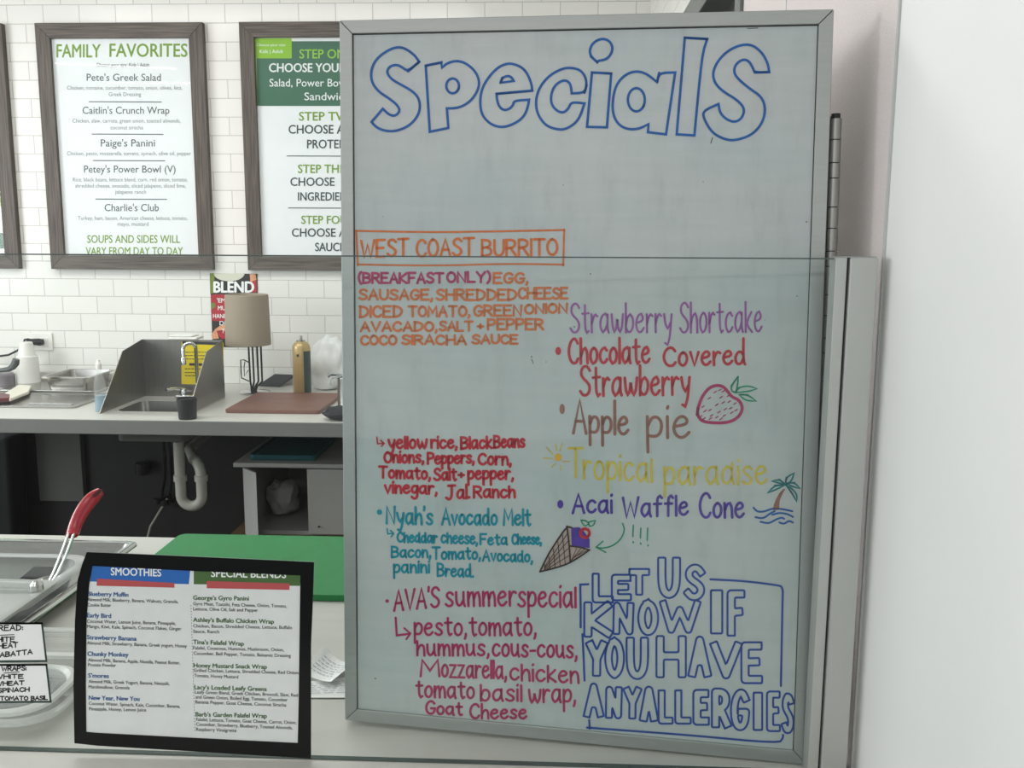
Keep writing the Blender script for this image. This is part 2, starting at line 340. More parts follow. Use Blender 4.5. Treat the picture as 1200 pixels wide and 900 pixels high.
class Ink:
    """marker strokes drawn in photograph pixels, carried onto a real plane"""
    def __init__(s, pm, lift=0.0006): s.pm = pm; s.g = G(); s.lift = lift
    def stroke(s, pts, w, smooth=True, closed=False, lift=None):
        lift = s.lift if lift is None else lift
        P = [np.array(p, float) for p in pts]
        if closed: P = P + [P[0], P[1]]
        if smooth: P = chaikin(P)
        Q = [P[0]]
        for p in P[1:]:
            if np.hypot(*(p - Q[-1])) > 0.12: Q.append(p)
        if len(Q) == 1: Q.append(Q[0] + [0.3, 0])
        P = Q; n = len(P); L = []; R = []
        for i in range(n):
            d0 = P[i] - P[max(i - 1, 0)]; d1 = P[min(i + 1, n - 1)] - P[i]
            if i == 0: d0 = d1
            if i == n - 1: d1 = d0
            d0 = d0 / np.hypot(*d0); d1 = d1 / np.hypot(*d1); t = d0 + d1; k = np.hypot(*t)
            if k < 0.3: t = d0; k = 1.0; sc = 1.0
            else: sc = min(2.0 / k, 1.6)
            t = t / np.hypot(*t); nn = np.array([-t[1], t[0]]) * w * 0.5 * sc
            L.append(P[i] + nn); R.append(P[i] - nn)
        def cap(p, d):
            d = d / np.hypot(*d); nn = np.array([-d[1], d[0]]); h = w * 0.5
            return [p + nn * h * math.cos(a) + d * h * math.sin(a) for a in (math.radians(36), math.radians(72), math.radians(108), math.radians(144))]
        c1 = cap(P[-1], P[-1] - P[-2]); c0 = cap(P[0], P[0] - P[1])
        V = [s.pm(*p, lift) for p in L] + [s.pm(*p, lift) for p in R]
        fs = [(i + n, i + n + 1, i + 1, i) for i in range(n - 1)]
        b = len(V); V += [s.pm(*p, lift) for p in c1]; fs.append((n - 1, 2 * n - 1) + tuple(b + k for k in (3, 2, 1, 0)))
        b = len(V); V += [s.pm(*p, lift) for p in c0]; fs.append((n, 0) + tuple(b + k for k in (3, 2, 1, 0)))
        s.g.add(V, fs)
    def fill(s, pts, lift=None):
        lift = s.lift if lift is None else lift
        s.g.add([s.pm(p[0], p[1], lift) for p in pts], [tuple(range(len(pts)))])
    def dot(s, x, y, rx, ry=None, lift=None):
        ry = ry or rx
        s.fill([(x + rx * math.cos(a), y + ry * math.sin(a)) for a in [2 * math.pi * k / 14 for k in range(14)]], lift)
    def word(s, word, x0, x1, y, cap, w, y1=None, slant=0.0, jit=0.0, xh=None):
        st, W = word_strokes(word, xh=None if xh is None else 10.0 * xh / cap); y1 = y if y1 is None else y1
        for q in st:
            dy = random.uniform(-jit, jit)
            pts = []
            for (a, b) in q:
                t = a / W; pts.append((x0 + (x1 - x0) * t + slant * b * cap / 10.0, y + (y1 - y) * t - b * cap / 10.0 + dy))
            s.stroke(pts, w)
    def build(s, name, m, parent): return s.g.build(name, m, parent)
def Z(ox, oy, sc): return lambda x, y: (ox + x / sc, oy + y / sc)

# printed lettering, from Blender's built-in face
_fc = bpy.data.curves.new('lettering', 'FONT'); _fo = bpy.data.objects.new('lettering', _fc); COL.objects.link(_fo)
_fc.resolution_u = 3
_cap = None
def text_mesh(txt, bold=0.0):
    _fc.body = txt; _fc.offset = bold
    dg = bpy.context.evaluated_depsgraph_get(); dg.update()
    me = bpy.data.meshes.new_from_object(_fo.evaluated_get(dg))
    vs = np.array([v.co[:2] for v in me.vertices]) if len(me.vertices) else np.zeros((0, 2))
    fs = [tuple(p.vertices) for p in me.polygons]
    bpy.data.meshes.remove(me); return vs, fs
_h, _ = text_mesh('H'); CAPH = _h[:, 1].max()
class Print:
    def __init__(s, pm, lift=0.0005): s.pm = pm; s.g = G(); s.lift = lift
    def text(s, txt, x0, x1, y, cap, y1=None, bold=0.0, ref=None):
        """x0..x1 is the span of the text, or of its first `ref` characters"""
        vs, fs = text_mesh(txt); lo, hi = vs[:, 0].min(), vs[:, 0].max()
        if ref: rv, _ = text_mesh(txt[:ref]); hi = rv[:, 0].max()
        y1 = y if y1 is None else y1
        k = bold * cap * 1.1
        for n_, (ox, oy) in enumerate(((0, 0),) if bold == 0 else ((-k, 0), (k, 0), (0, k * .7), (0, -k * .7))):
            V = []
            for a, b in vs:
                t = (a - lo) / (hi - lo); V.append(s.pm(x0 + ox + (x1 - x0) * t, y + oy + (y1 - y) * t - b / CAPH * cap, s.lift + n_ * .00003))
            s.g.add(V, fs)
    def quad(s, pts, lift=None):
        s.g.add([s.pm(p[0], p[1], s.lift if lift is None else lift) for p in pts], [tuple(range(len(pts)))])
    def rule(s, x0, y0, x1, y1, w):
        s.quad([(x0, y0 + w / 2), (x1, y1 + w / 2), (x1, y1 - w / 2), (x0, y0 - w / 2)])
    def build(s, name, m, parent): return s.g.build(name, m, parent)

# outlined block letters: contour of a thick flat-ended stroke
def contour(fun, x0, x1, y0, y1, nx, ny):
    xs = np.linspace(x0, x1, nx); ys = np.linspace(y0, y1, ny); X, Y = np.meshgrid(xs, ys); F = fun(X, Y)
    nxt = {}
    def ip(a, b):
        (i0, j0), (i1, j1) = a, b; f0, f1 = F[j0, i0], F[j1, i1]; t = f0 / (f0 - f1)
        return (xs[i0] + (xs[i1] - xs[i0]) * t, ys[j0] + (ys[j1] - ys[j0]) * t)
    pos = {}; adj = {}
    for j in range(ny - 1):
        for i in range(nx - 1):
            c = [(i, j), (i + 1, j), (i + 1, j + 1), (i, j + 1)]; sg = [F[q[1], q[0]] < 0 for q in c]
            if all(sg) or not any(sg): continue
            cr = []
            for k in range(4):
                a, b = c[k], c[(k + 1) % 4]
                if sg[k] != sg[(k + 1) % 4]:
                    key = (min(a, b), max(a, b)); pos[key] = ip(*key); cr.append(key)
            for k in range(0, len(cr) - 1, 2):
                adj.setdefault(cr[k], []).append(cr[k + 1]); adj.setdefault(cr[k + 1], []).append(cr[k])
    loops = []; seen = set()
    for st in adj:
        if st in seen: continue
        lp = [st]; seen.add(st); cur = st
        while True:
            n_ = [q for q in adj[cur] if q not in seen]
            if not n_: break
            cur = n_[0]; seen.add(cur); lp.append(cur)
        if len(lp) > 5: loops.append([pos[q] for q in lp])
    return loops
def block_letter(ch, bx0, bx1, by0, by1, r):
    """outline loops of letter ch filling the pixel box"""
    st = glyph(ch); xs = [p[0] for s_ in st for p in s_]; lo, hi = min(xs), max(xs)
    segs = []
    for s_ in st:
        P = chaikin([((bx0 + r) + ((p[0] - lo) / (hi - lo) if hi > lo else 0.5) * (bx1 - bx0 - 2 * r), (by1 - r * .35) - p[1] / 10.0 * (by1 - by0 - r * .7)) for p in s_], 2)
        if ch in 'EFLTIHNKAVWYM': P = [np.array(((bx0 + r) + ((p[0] - lo) / (hi - lo) if hi > lo else 0.5) * (bx1 - bx0 - 2 * r), (by1 - r * .9) - p[1] / 10.0 * (by1 - by0 - r * 1.8))) for p in s_]
        for i in range(len(P) - 1): segs.append((P[i], P[i + 1], i == 0, i == len(P) - 2))
    def fun(X, Y):
        F = np.full(X.shape, 1e3)
        for a, b, e0, e1 in segs:
            d = b - a; L = np.hypot(*d)
            if L < 1e-6: continue
            d = d / L; px, py = X - a[0], Y - a[1]; t = px * d[0] + py * d[1]; q = np.abs(-px * d[1] + py * d[0])
            tc = np.clip(t, 0, L); rd = np.hypot(t - tc, q) - r
            if e0: rd = np.where(t < 0, np.maximum(-t - r * .85, q - r), rd)
            if e1: rd = np.where(t > L, np.maximum(t - L - r * .85, q - r), rd)
            F = np.minimum(F, rd)
        return F
    m = 2.0
    return contour(fun, bx0 - m - r, bx1 + m + r, by0 - m - r, by1 + m + r, 46, 60)

# ------------------------------------------------------------------ the room
D = 4.1116; GY = 1.1024; WX = 0.373
zl = AY(8, 6, D).z; xl = AY(8.3, 17, D).x
M_tile = tile_mat('white_subway_tile', 'X', xl - 100 * 0.155, zl - 40 * 0.0762)
M_tile_s = tile_mat('white_subway_tile_side', 'Y', D - 100 * 0.155, zl - 40 * 0.0762)
struct(G().box(-4.2, WX + .1, -5.0, D + .1, -.06, 0).build('floor', M_floor))
struct(G().box(-4.2, WX + .1, -5.0, D + .1, 2.76, 2.82).build('ceiling', M_ceil))
struct(G().box(-4.2, WX + .1, D, D + .1, 0.88, 2.76).build('wall_back', M_tile))
struct(G().box(-4.2, WX + .1, D, D + .1, 0, 0.88).build('wall_back_below_counter', M_wall_shade))
struct(G().box(WX, WX + .1, -5.0, 1.1085, 0, 2.76).build('wall_right', M_white))
struct(G().box(WX, WX + .1, 1.1135, 2.04, 0, 2.76).build('wall_right_panelled', M_frp))
struct(G().box(WX - .0025, WX + .1, 1.1085, 1.1135, 0, 2.76).build('trim_1', mat('grey_trim', (196, 197, 195), 0.4, var=.01)))
struct(G().box(WX, WX + .1, 2.95, D, 0, 2.76).box(WX, WX + .1, 2.04, 2.95, 2.2, 2.76).build('wall_right_tiled', M_tile_s))
struct(G().box(WX - .0008, WX, 1.66, 1.6625, 0, 2.76).build('trim_2', mat('grey_trim')))
M_door = mat('dark_door', (58, 59, 58), 0.45, var=.05); M_jamb = mat('grey_door_jamb', (104, 108, 105), 0.4, var=.03)
dr = struct(G().box(WX + .06, WX + .1, 2.08, 2.91, 0, 2.15).build('door_1', M_door, bevel=.003))
struct(G().box(WX - .008, WX + .1, 2.04, 2.10, 0, 2.2).box(WX - .008, WX + .1, 2.89, 2.95, 0, 2.2).box(WX - .008, WX + .1, 2.10, 2.89, 2.13, 2.2).build('trim_3', M_jamb, bevel=.002))

# ------------------------------------------------------------------ front counter
fc = thing('serving_counter', 'pale grey serving counter holding the whiteboard and the glass guard', 'counter', (-1.2, 1.45, 0))
REAR = 1.968
G().box(-3.0, WX - .003, 0.80, REAR, .862, TOP).build('worktop', M_ctop, fc, bevel=.003)
G().box(-2.98, WX - .01, 0.86, REAR - .05, 0.08, .862).build('base_cabinet', M_cab, fc)
G().box(-2.9, WX - .02, 0.92, REAR - .12, 0.0, .08).build('toe_kick', M_black, fc)

# ------------------------------------------------------------------ back counter
FRONT = 3.262
sx0 = AZ(131, 481).x; sx1 = AZ(232, 482.5).x
bc = thing('back_counter', 'long pale grey counter against the white tiled wall', 'counter', (-1.7, 3.65, 0))
SY0, SY1 = 3.345, 3.74
B0 = AY(0, 507, FRONT).z
bx0, bx1 = -3.3, -0.25
G().box(bx0, sx0 + .03, FRONT, D - .002, TOP - .03, TOP).box(sx1 - .03, bx1, FRONT, D - .002, TOP - .03, TOP).box(sx0 + .03, sx1 - .03, FRONT, SY0 + .045, TOP - .03, TOP).box(sx0 + .03, sx1 - .03, SY1 - .12, D - .002, TOP - .03, TOP).build('worktop', M_ctop, bc)
G().box(bx0, bx1, FRONT - .004, FRONT + .02, B0, TOP - .001).build('front_edge', M_apron, bc, bevel=.002)
G().box(bx0, -1.62, D - .02, D - .003, TOP, TOP + .045).build('backsplash', M_ctop, bc, bevel=.004)
for x in (bx0 + .02, bx1 - .07):
    G().box(x, x + .05, FRONT + .03, FRONT + .08, 0, TOP - .03).build('leg', M_steel_b, bc, bevel=.003)

# things under the back counter
x0 = AY(48, 540, D).x; x1 = AY(100, 540, D).x
pn = thing('wall_access_panel', 'flat grey panel on the shade-darkened wall under the back counter', 'panel', ((x0 + x1) / 2, D - .03, 0.4))
zb = AY(70, 585, D).z
G().box(x0, x1, D - .035, D - .001, zb, TOP - .05).build('cover', mat('grey_panel', (112, 113, 109), 0.5, var=.06, scale=4), pn, bevel=.003)
G().box(x0 - .045, x0 - .004, D - .03, D - .001, zb - .02, TOP - .05).build('side_channel', M_black, pn)
xf = AY(14, 560, 3.93).x
fr = thing('storage_bin', 'black bin against the wall under left end of the back counter', 'bin', (xf - .25, 4.0, 0))
G().loops([rrect(xf - .47, xf - .03, 3.95, 4.07, 0.0, .02), rrect(xf - .5, xf, 3.93, 4.085, .78, .02), rrect(xf - .49, xf - .01, 3.94, 4.075, .78, .02), rrect(xf - .46, xf - .04, 3.96, 4.06, .01, .02)], cap0=True, cap1=True).build('body', M_black, fr)
G().loops([rrect(xf - .508, xf + .008, 3.924, 4.09, .776, .022), rrect(xf - .508, xf + .008, 3.924, 4.09, .80, .022)], cap0=True, cap1=True).build('lid', M_blackrub, fr, bevel=.003)

# low wooden shelf, open white cabinet, teal lid
CY = 3.50
cz0 = AY(320, 626, CY).z
c0 = AY(287, 580, CY).x; c1 = AY(470, 580, CY).x
ws = thing('wooden_platform', 'low brown wooden platform beneath the open white cabinet', 'platform', ((c0 + c1) / 2, 3.75, 0))
G().box(c0 - .06, c1, CY - .06, 4.06, cz0 - .03, cz0).build('board', wood_mat('brown_board', (92, 70, 50), (120, 94, 68), 'X'), ws, bevel=.003)
for a in (c0, c1 - .1):
    for b in (CY, 3.98): G().box(a, a + .06, b - .03, b + .03, 0, cz0 - .03).build('leg', wood_mat('brown_leg', (92, 70, 50), (120, 94, 68), 'Z'), ws)
M_cabw = mat('worn_white_cabinet', (168, 166, 162), 0.45, var=.03)
cb = thing('open_cabinet', 'worn white low cabinet standing open under the back counter', 'cabinet', ((c0 + c1) / 2, 3.75, cz0))
ct0 = AY(320, 546, CY).z; ct1 = AY(320, 541, CY).z
o1 = AY(311, 590, CY).x; o2 = AY(362, 590, CY).x
G().box(AY(276, 543, CY).x, c1, CY - .03, 4.06, ct0, ct1).build('top_panel', M_cabw, cb, bevel=.003)
G().box(c0, c0 + .018, CY, 4.05, cz0, ct0).box(c1 - .018, c1, CY, 4.05, cz0, ct0).box(c0, c1, 4.035, 4.05, cz0, ct0).box(c0 + .018, c1 - .018, CY, 4.035, cz0, cz0 + .015).build('carcass', M_cabw, cb)
dd = (Vector((o1, CY - .09, 0)) - Vector((c0, CY, 0)));
G().prism([(c0, CY - .002, cz0 + .005), (c0 + .002, CY - .018, cz0 + .005), (o1, CY - .1, cz0 + .005), (o1 - .004, CY - .085, cz0 + .005)], (0, 0, ct0 - cz0 - .01)).build('door', M_cabw, cb)
dr2 = G().box(o2, c1 - .02, CY - .018, CY - .001, cz0 + .008, ct0 - .006).build('door', M_cabw, cb, bevel=.003)
kp = AY(374, 617, CY - .02); G().lathe((kp.x, CY - .024, kp.z), [(.001, -.004), (.004, -.002), (.004, .002), (.001, .004)], 10).build('knob', M_blackrub, dr2)
# plastic bags in the cabinet
def blob(name, c, r, m, seed, sq=(1, 1, 1), amp=.3, parent=None, sub=3):
    bm = bmesh.new(); bmesh.ops.create_icosphere(bm, subdivisions=sub, radius=1.0); rnd = random.Random(seed)
    ws_ = [(Vector((rnd.gauss(0, 1), rnd.gauss(0, 1), rnd.gauss(0, 1))) * 2.6, rnd.random() * 6) for _ in range(10)]
    g = G(); bm.verts.ensure_lookup_table()
    vs = []
    for v in bm.verts:
        k = 1 + amp * sum(abs(math.sin(v.co.dot(w) + p)) - .6 for w, p in ws_) / 5
        p = Vector((v.co.x * sq[0], v.co.y * sq[1], v.co.z * sq[2])) * r * k + Vector(c); p.z = max(p.z, c[2] - r * sq[2] * .8); vs.append(p)
    g.add(vs, [tuple(q.index for q in f.verts) for f in bm.faces]); bm.free()
    return g.build(name, m, parent, smooth=True, angle=50)
M_bag = mat('crumpled_white_bag', (176, 176, 172), 0.35, var=.05, bump=.5, bscale=30)
pb = AY(336, 606, CY + .2)
tag(blob('plastic_bag', (pb.x - .01, CY + .2, cz0 + .016 + .075), .075, M_bag, 5, (.85, .8, 1.0), .5), 'crumpled pale plastic bag inside the open white cabinet', 'bag')
tq = [AY(u, v, y) for u, v, y in ((291, 529, CY + .0), (367, 530, CY + .0), (383, 513, CY + .33), (312, 511, CY + .33))]
tw = max(tq[1].x - tq[0].x, .2)
tl = thing('teal_tray', 'flat teal tray lying on the open white cabinet', 'tray', (tq[0].x + tw / 2, CY + .2, ct1))
G().box(tq[0].x, tq[0].x + tw, CY + .02, CY + .40, ct1, ct1 + .008).build('base', mat('teal_plastic', (18, 84, 92), .4, var=.05), tl, bevel=.003)
rg = G(); rings = [rrect(tq[0].x - .004, tq[0].x + tw + .004, CY + .016, CY + .404, ct1 + .006, .02), rrect(tq[0].x - .004, tq[0].x + tw + .004, CY + .016, CY + .404, ct1 + .022, .02), rrect(tq[0].x + .002, tq[0].x + tw - .002, CY + .022, CY + .398, ct1 + .022, .018), rrect(tq[0].x + .002, tq[0].x + tw - .002, CY + .022, CY + .398, ct1 + .009, .018)]
rg.loops(rings).build('rim', mat('teal_plastic'), tl)

# ------------------------------------------------------------------ hand sink
sk = thing('hand_sink', 'stainless hand sink with tall side splashes set in the back counter', 'sink', ((sx0 + sx1) / 2, 3.53, TOP))
bd = TOP - AY(185, 516, 3.40).z - .004
ix0, ix1, iy0, iy1 = sx0 + .035, sx1 - .035, SY0 + .05, SY1 - .125
rim = G().loops([rrect(sx0, sx1, SY0 - .01, SY1, TOP + .0005, .012), rrect(sx0, sx1, SY0 - .01, SY1, TOP + .006, .012), rrect(ix0, ix1, iy0, iy1, TOP + .006, .03)])
rim.build('rim', mat('satin_sink_rim', (196, 194, 188), .42, .45), sk)
G().loops([rrect(ix0, ix1, iy0, iy1, TOP + .006, .03), rrect(ix0 + .008, ix1 - .008, iy0 + .008, iy1 - .008, TOP - bd + .02, .04), rrect(ix0 + .03, ix1 - .03, iy0 + .03, iy1 - .03, TOP - bd, .04)], cap1=True).build('bowl', M_steel_b, sk, smooth=True)
zbot = AY(185, 516, iy0 + .02).z
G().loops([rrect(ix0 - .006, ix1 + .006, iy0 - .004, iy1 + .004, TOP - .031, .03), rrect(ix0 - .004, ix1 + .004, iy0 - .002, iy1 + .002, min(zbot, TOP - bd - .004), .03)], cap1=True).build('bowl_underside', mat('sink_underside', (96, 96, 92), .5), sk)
def splash(name, X, th, lab_):
    pts = [(SY0 - .008, TOP + .006), (AX(143 if X == sx0 else 243, 411.5 if X == sx0 else 410, X).y, 0), (SY1 - .07, 0), (SY1, 0), (SY1, TOP + .006)]
    f = AX(143, 411.5, sx0); r_ = AX(190, 397.3, sx0)
    hz, rz_ = f.z, AY(192, 397.5, SY1).z
    p = [(X, SY0 - .008, TOP + .006), (X, f.y, hz), (X, SY1 - .012, rz_), (X, SY1 - .012, TOP + .006)]
    return G().prism(p, (th, 0, 0)).build(name, M_steel_b, sk), rz_
_, RZ = splash('side_splash', sx0, .003, 'l'); splash('side_splash', sx1 - .003, .003, 'r')
G().box(sx0, sx1, SY1 - .012, SY1 - .009, TOP + .006, RZ).build('back_splash', M_steel_b, sk)
# drain pipe with its trap
M_pvc = mat('white_pvc', (188, 186, 176), 0.4, var=.02)
PY = 3.55
a = AY(209, 516, PY); b = AY(209.5, 583, PY); c = AY(232, 583, PY); d = AY(236, 566, PY)
R_ = (AY(236, 566, PY).x - a.x) / 2
pr = (AY(215, 540, PY).x - AY(203, 540, PY).x) / 2
zt = b.z + R_ * .2
path = [(a.x, PY, TOP - bd - .006), (a.x, PY, zt)] + [(a.x + R_ - R_ * math.cos(q), PY, zt - R_ * math.sin(q)) for q in [math.pi * k / 12 for k in range(1, 13)]]
zt2 = AY(236, 557, PY).z
path += [(a.x + 2 * R_, PY, zt2)] + [(a.x + R_ * 2 - (1 - math.cos(q)) * .045, PY + (1 - math.cos(q)) * .05, zt2 + .05 * math.sin(q)) for q in [math.pi / 2 * k / 6 for k in range(1, 7)]] + [(a.x + R_ * 2 - .12, PY + .2, zt2 + .055), (a.x + R_ * 2 - .17, D - .005, zt2 + .055)]
trap = G().tube(path, pr, 16).build('drain_trap', M_pvc, sk, smooth=True, angle=60)
for zz in (AY(209, 560, PY).z,):
    G().lathe((a.x, PY, zz), [(pr * .9, -.014), (pr * 1.25, -.012), (pr * 1.25, .01), (pr * .9, .014)], 18).build('slip_nut', M_pvc, trap)
G().lathe((a.x + 2 * R_, PY, zt2 - .01), [(pr * .9, -.014), (pr * 1.25, -.012), (pr * 1.25, .01), (pr * .9, .014)], 18).build('slip_nut', M_pvc, trap)
G().lathe((a.x, PY, TOP - bd - .02), [(pr * 1.5, -.018), (pr * 1.6, -.008), (pr * 1.6, .008), (pr * 1.2, .016)], 18).build('drain_flange', M_wire, sk)
# shut-off valves and supply hoses
for (u, v, hu) in ((191, 586, 199), (200, 588, 206)):
    p = AY(u, v, D - .04)
    vv = G().tube([(p.x, D - .002, p.z), (p.x, D - .05, p.z)], .011, 10).build('shutoff_valve', M_wire, sk)
    q = AY(hu, 530, 3.75)
    G().tube([(p.x, D - .05, p.z), (p.x + .01, D - .06, p.z + .05), ((p.x + q.x) / 2, 3.9, (p.z + q.z) / 2), (q.x, 3.70, q.z), (q.x + .01, 3.66, TOP - .04)], .006, 8).build('supply_hose', M_wire, sk, smooth=True)
    G().lathe((p.x - .02, D - .06, p.z), [(.003, -.014), (.016, -.012), (.016, .012), (.003, .014)], 10).build('valve_handle', M_blackrub, vv)
p = AY(168, 548, D - .03)
G().lathe((p.x, D - .04, p.z), [(.02, -.03), (.03, -.025), (.03, .025), (.02, .03)], 14).build('wall_elbow', M_wire, sk)
h = AY(190, 590, 4.05)
G().tube([(h.x + .02, D - .05, h.z + .02), (h.x - .05, D - .08, h.z - .1), (h.x - .09, D - .1, h.z - .25), (h.x - .05, D - .1, h.z - .42)], .005, 8).build('loose_hose', M_pvc, sk, smooth=True)
# faucet
FY = SY1 - .06
fb = AY(231.5, 449, FY); ftop = AY(228, 402, FY).z
fa = thing('gooseneck_faucet', 'chrome gooseneck faucet at the back of the hand sink', 'faucet', (fb.x, FY, TOP + .006))
dx = AY(218.5, 418, FY).x - fb.x; rr = abs(dx) / 2
zc = ftop - rr
pth = [(fb.x, FY, TOP + .02), (fb.x, FY, zc)] + [(fb.x + (dx / 2) * (1 - math.cos(q)), FY - .03 * q / math.pi, zc + rr * math.sin(q)) for q in [math.pi * k / 10 for k in range(1, 11)]] + [(fb.x + dx, FY - .032, AY(218, 420, FY).z)]
G().tube(pth, .0075, 12).build('spout', M_chrome, fa, smooth=True, angle=60)
e = Vector(pth[-1]); G().lathe((e.x, e.y, e.z - .008), [(.009, -.014), (.0105, -.012), (.0105, .012), (.008, .016)], 14).build('aerator', M_chrome, fa, smooth=True)
G().box(AY(207, 452, FY).x, fb.x + .025, FY - .025, FY + .025, TOP + .006, TOP + .022).build('deck_plate', M_chrome, fa, bevel=.005)
G().lathe((fb.x, FY, TOP + .022), [(.016, 0), (.015, .012), (.01, .02)], 16).build('spout_collar', M_chrome, fa, smooth=True)
hx = AY(214, 449, FY).x
hd = G().lathe((hx, FY, TOP + .022), [(.013, 0), (.012, .02), (.009, .026)], 14).build('handle_stem', M_chrome, fa, smooth=True)
G().tube([(hx, FY, TOP + .043), (hx - .02, FY - .03, TOP + .05), (hx - .045, FY - .055, TOP + .05)], [.007, .006, .008], 10).build('lever_handle', M_chrome, hd, smooth=True)

# yellow notice on the back splash (its lines of print are too small to read)
pmn = plane_map((0, SY1 - .0125, 1), (0, -1, 0))
yn = thing('yellow_notice', 'yellow printed notice on the sink back splash behind the faucet', 'notice', tuple(pmn(238, 450)))
ypoly = [pmn(213, 399.5, .001), pmn(262, 401.5, .001), pmn(262, 451, .001), pmn(213, 450, .001)]
G().prism(ypoly, (0, -.0015, 0)).build('sheet', mat('yellow_sheet', (228, 205, 32), .35, var=.05, scale=25), yn)
pr_ = Print(pmn, .0032); rnd = random.Random(2)
pr_.rule(214, 401.3, 260, 402.8, 3.2)
for y in (412.5, 416.5, 420.5, 432, 436.5, 440): 
    x = 217.0
    while x < 238 + rnd.random() * 8:
        w_ = 1.5 + rnd.random() * 3; pr_.rule(x, y, x + w_, y + .1, .9); x += w_ + .9
pr_.rule(222, 426.8, 238, 427.2, 3)
pr_.build('print', M_ink, yn)
tw_ = thing('folded_towel', 'white folded paper towel on the top edge of the sink back splash', 'towel', tuple(AY(217, 397, SY1 - .01)))
ta, tb = AY(200, 397, SY1), AY(234, 397, SY1)
G().box(ta.x, tb.x, SY1 - .03, SY1 + .05, RZ + .0005, RZ + .012).build('towel_fold', M_plastic_w, tw_, bevel=.005)
G().box(ta.x + .004, tb.x - .02, SY1 - .028, SY1 + .045, RZ + .0125, RZ + .018).build('towel_layer', M_plastic_w, tw_, bevel=.002)

# ------------------------------------------------------------------ menu posters on the tile wall
M_fx = wood_mat('grey_brown_wood_frame', (70, 63, 57), (106, 97, 89), 'X'); M_fz = wood_mat('grey_brown_wood_frame_upright', (66, 59, 53), (100, 91, 83), 'Z')
def poster(x0, x1, z0, z1, label):
    t = thing('framed_menu', label, 'menu', ((x0 + x1) / 2, D, z0), None)
    fw, th = .061, .03
    yf, yb = D - th, D - .001
    g = G()
    g.prism([(x0, yf, z1), (x1, yf, z1), (x1 - fw, yf, z1 - fw), (x0 + fw, yf, z1 - fw)], (0, th - .001, 0)).prism([(x0, yf, z0), (x0 + fw, yf, z0 + fw), (x1 - fw, yf, z0 + fw), (x1, yf, z0)], (0, th - .001, 0))
    g.cur = 1
    g.prism([(x0, yf, z1), (x0 + fw, yf, z1 - fw), (x0 + fw, yf, z0 + fw), (x0, yf, z0)], (0, th - .001, 0)).prism([(x1, yf, z1), (x1, yf, z0), (x1 - fw, yf, z0 + fw), (x1 - fw, yf, z1 - fw)], (0, th - .001, 0))
    g.build('frame', [M_fx, M_fz], t, bevel=.0015)
    i0, i1, j0, j1 = x0 + fw - .002, x1 - fw + .002, z0 + fw - .002, z1 - fw + .002
    G().box(i0, i1, D - .014, D - .004, j0, j1).build('sheet', M_paper, t)
    G().box(i0, i1, D - .0185, D - .0175, j0, j1).build('glazing', M_glaze, t)
    return t
FZ0, FZ1 = CZ - .1525, CZ + .869
PX1, PX2, PX3 = -2.1873, -1.3216, -2.329
pm = plane_map((0, D - .014, 1), (0, -1, 0))
p1 = poster(PX1, PX1 + .713, FZ0, FZ1, 'framed white menu headed FAMILY FAVORITES in green')
q = Z(0, 0, 2.902)
M_lime = mat('green_print', (120, 158, 36), .6); M_grey = mat('grey_print', (92, 97, 99), .6); M_pale = mat('pale_grey_print', (120, 126, 128), .6)
def put(P, txt, x0, x1, y, cap, qz, **k):
    a = qz(x0, y); b = qz(x1, y)
    sc = qz(1, 0)[0] - qz(0, 0)[0]
    y1 = k.pop('y1', None)
    P.text(txt, a[0], b[0], a[1], cap * sc, y1=None if y1 is None else qz(0, y1)[1], **k)
def line(pmap, lift, name, m, parent, *a, **k):
    P = Print(pmap, lift); put(P, *a, **k); return P.build(name, m, parent)
P = Print(pm); put(P, 'FAMILY', 193, 342, 195, 44, q, bold=.018); put(P, 'FAVORITES', 373, 637, 193, 44, q, bold=.018); P.build('heading_lettering', M_lime, p1)
P = Print(pm); put(P, 'SOUPS AND SIDES WILL', 297, 612, 826, 26, q, bold=.012); put(P, 'VARY FROM DAY TO DAY', 292, 622, 867, 26, q, bold=.012); P.build('footer_lettering', M_lime, p1)
for a in (("Choose your size: Kids | Adult", 328, 508, 227, 13), ("Pete's Greek Salad", 295, 547, 275, 24), ("Caitlin's Crunch Wrap", 281, 576, 387, 24), ("Paige's Panini", 343, 527, 498, 24), ("Petey's Power Bowl (V)", 286, 597, 587, 24), ("Charlie's Club", 356, 540, 718, 24)):
    line(pm, .0005, 'dish_lettering', M_grey, p1, *a, q, bold=.008)
for x0, x1, y in ((302, 550, 346), (312, 556, 456), (316, 562, 546), (325, 568, 677)):
    P = Print(pm); P.rule(*q(x0, y), *q(x1, y + 1), 1.1); P.build('divider_rule', M_grey, p1)
for grp in ((("Chicken, romaine, cucumber, tomato, onion, olives, feta,", 228, 620, 305, 13), ("Greek Dressing", 370, 480, 327, 13)), (("Chicken, slaw, carrots, green onion, toasted almonds,", 247, 614, 417, 13), ("coconut siracha", 376, 487, 440, 13)),
            (("Chicken, pesto, mozzarella, tomato, spinach, olive oil, pepper", 228, 650, 528, 13),), (("Rice, black beans, lettuce blend, corn, red onion, tomato,", 248, 638, 617, 13), ("shredded cheese, avocado, sliced jalapeno, sliced lime,", 256, 632, 638, 13), ("jalapeno ranch", 392, 497, 659, 13)),
            (("Turkey, ham, bacon, American cheese, lettuce, tomato,", 265, 638, 748, 13), ("mayo, mustard", 400, 505, 768, 13))):
    P = Print(pm)
    for a in grp: put(P, *a, q)
    P.build('ingredient_lettering', M_pale, p1)

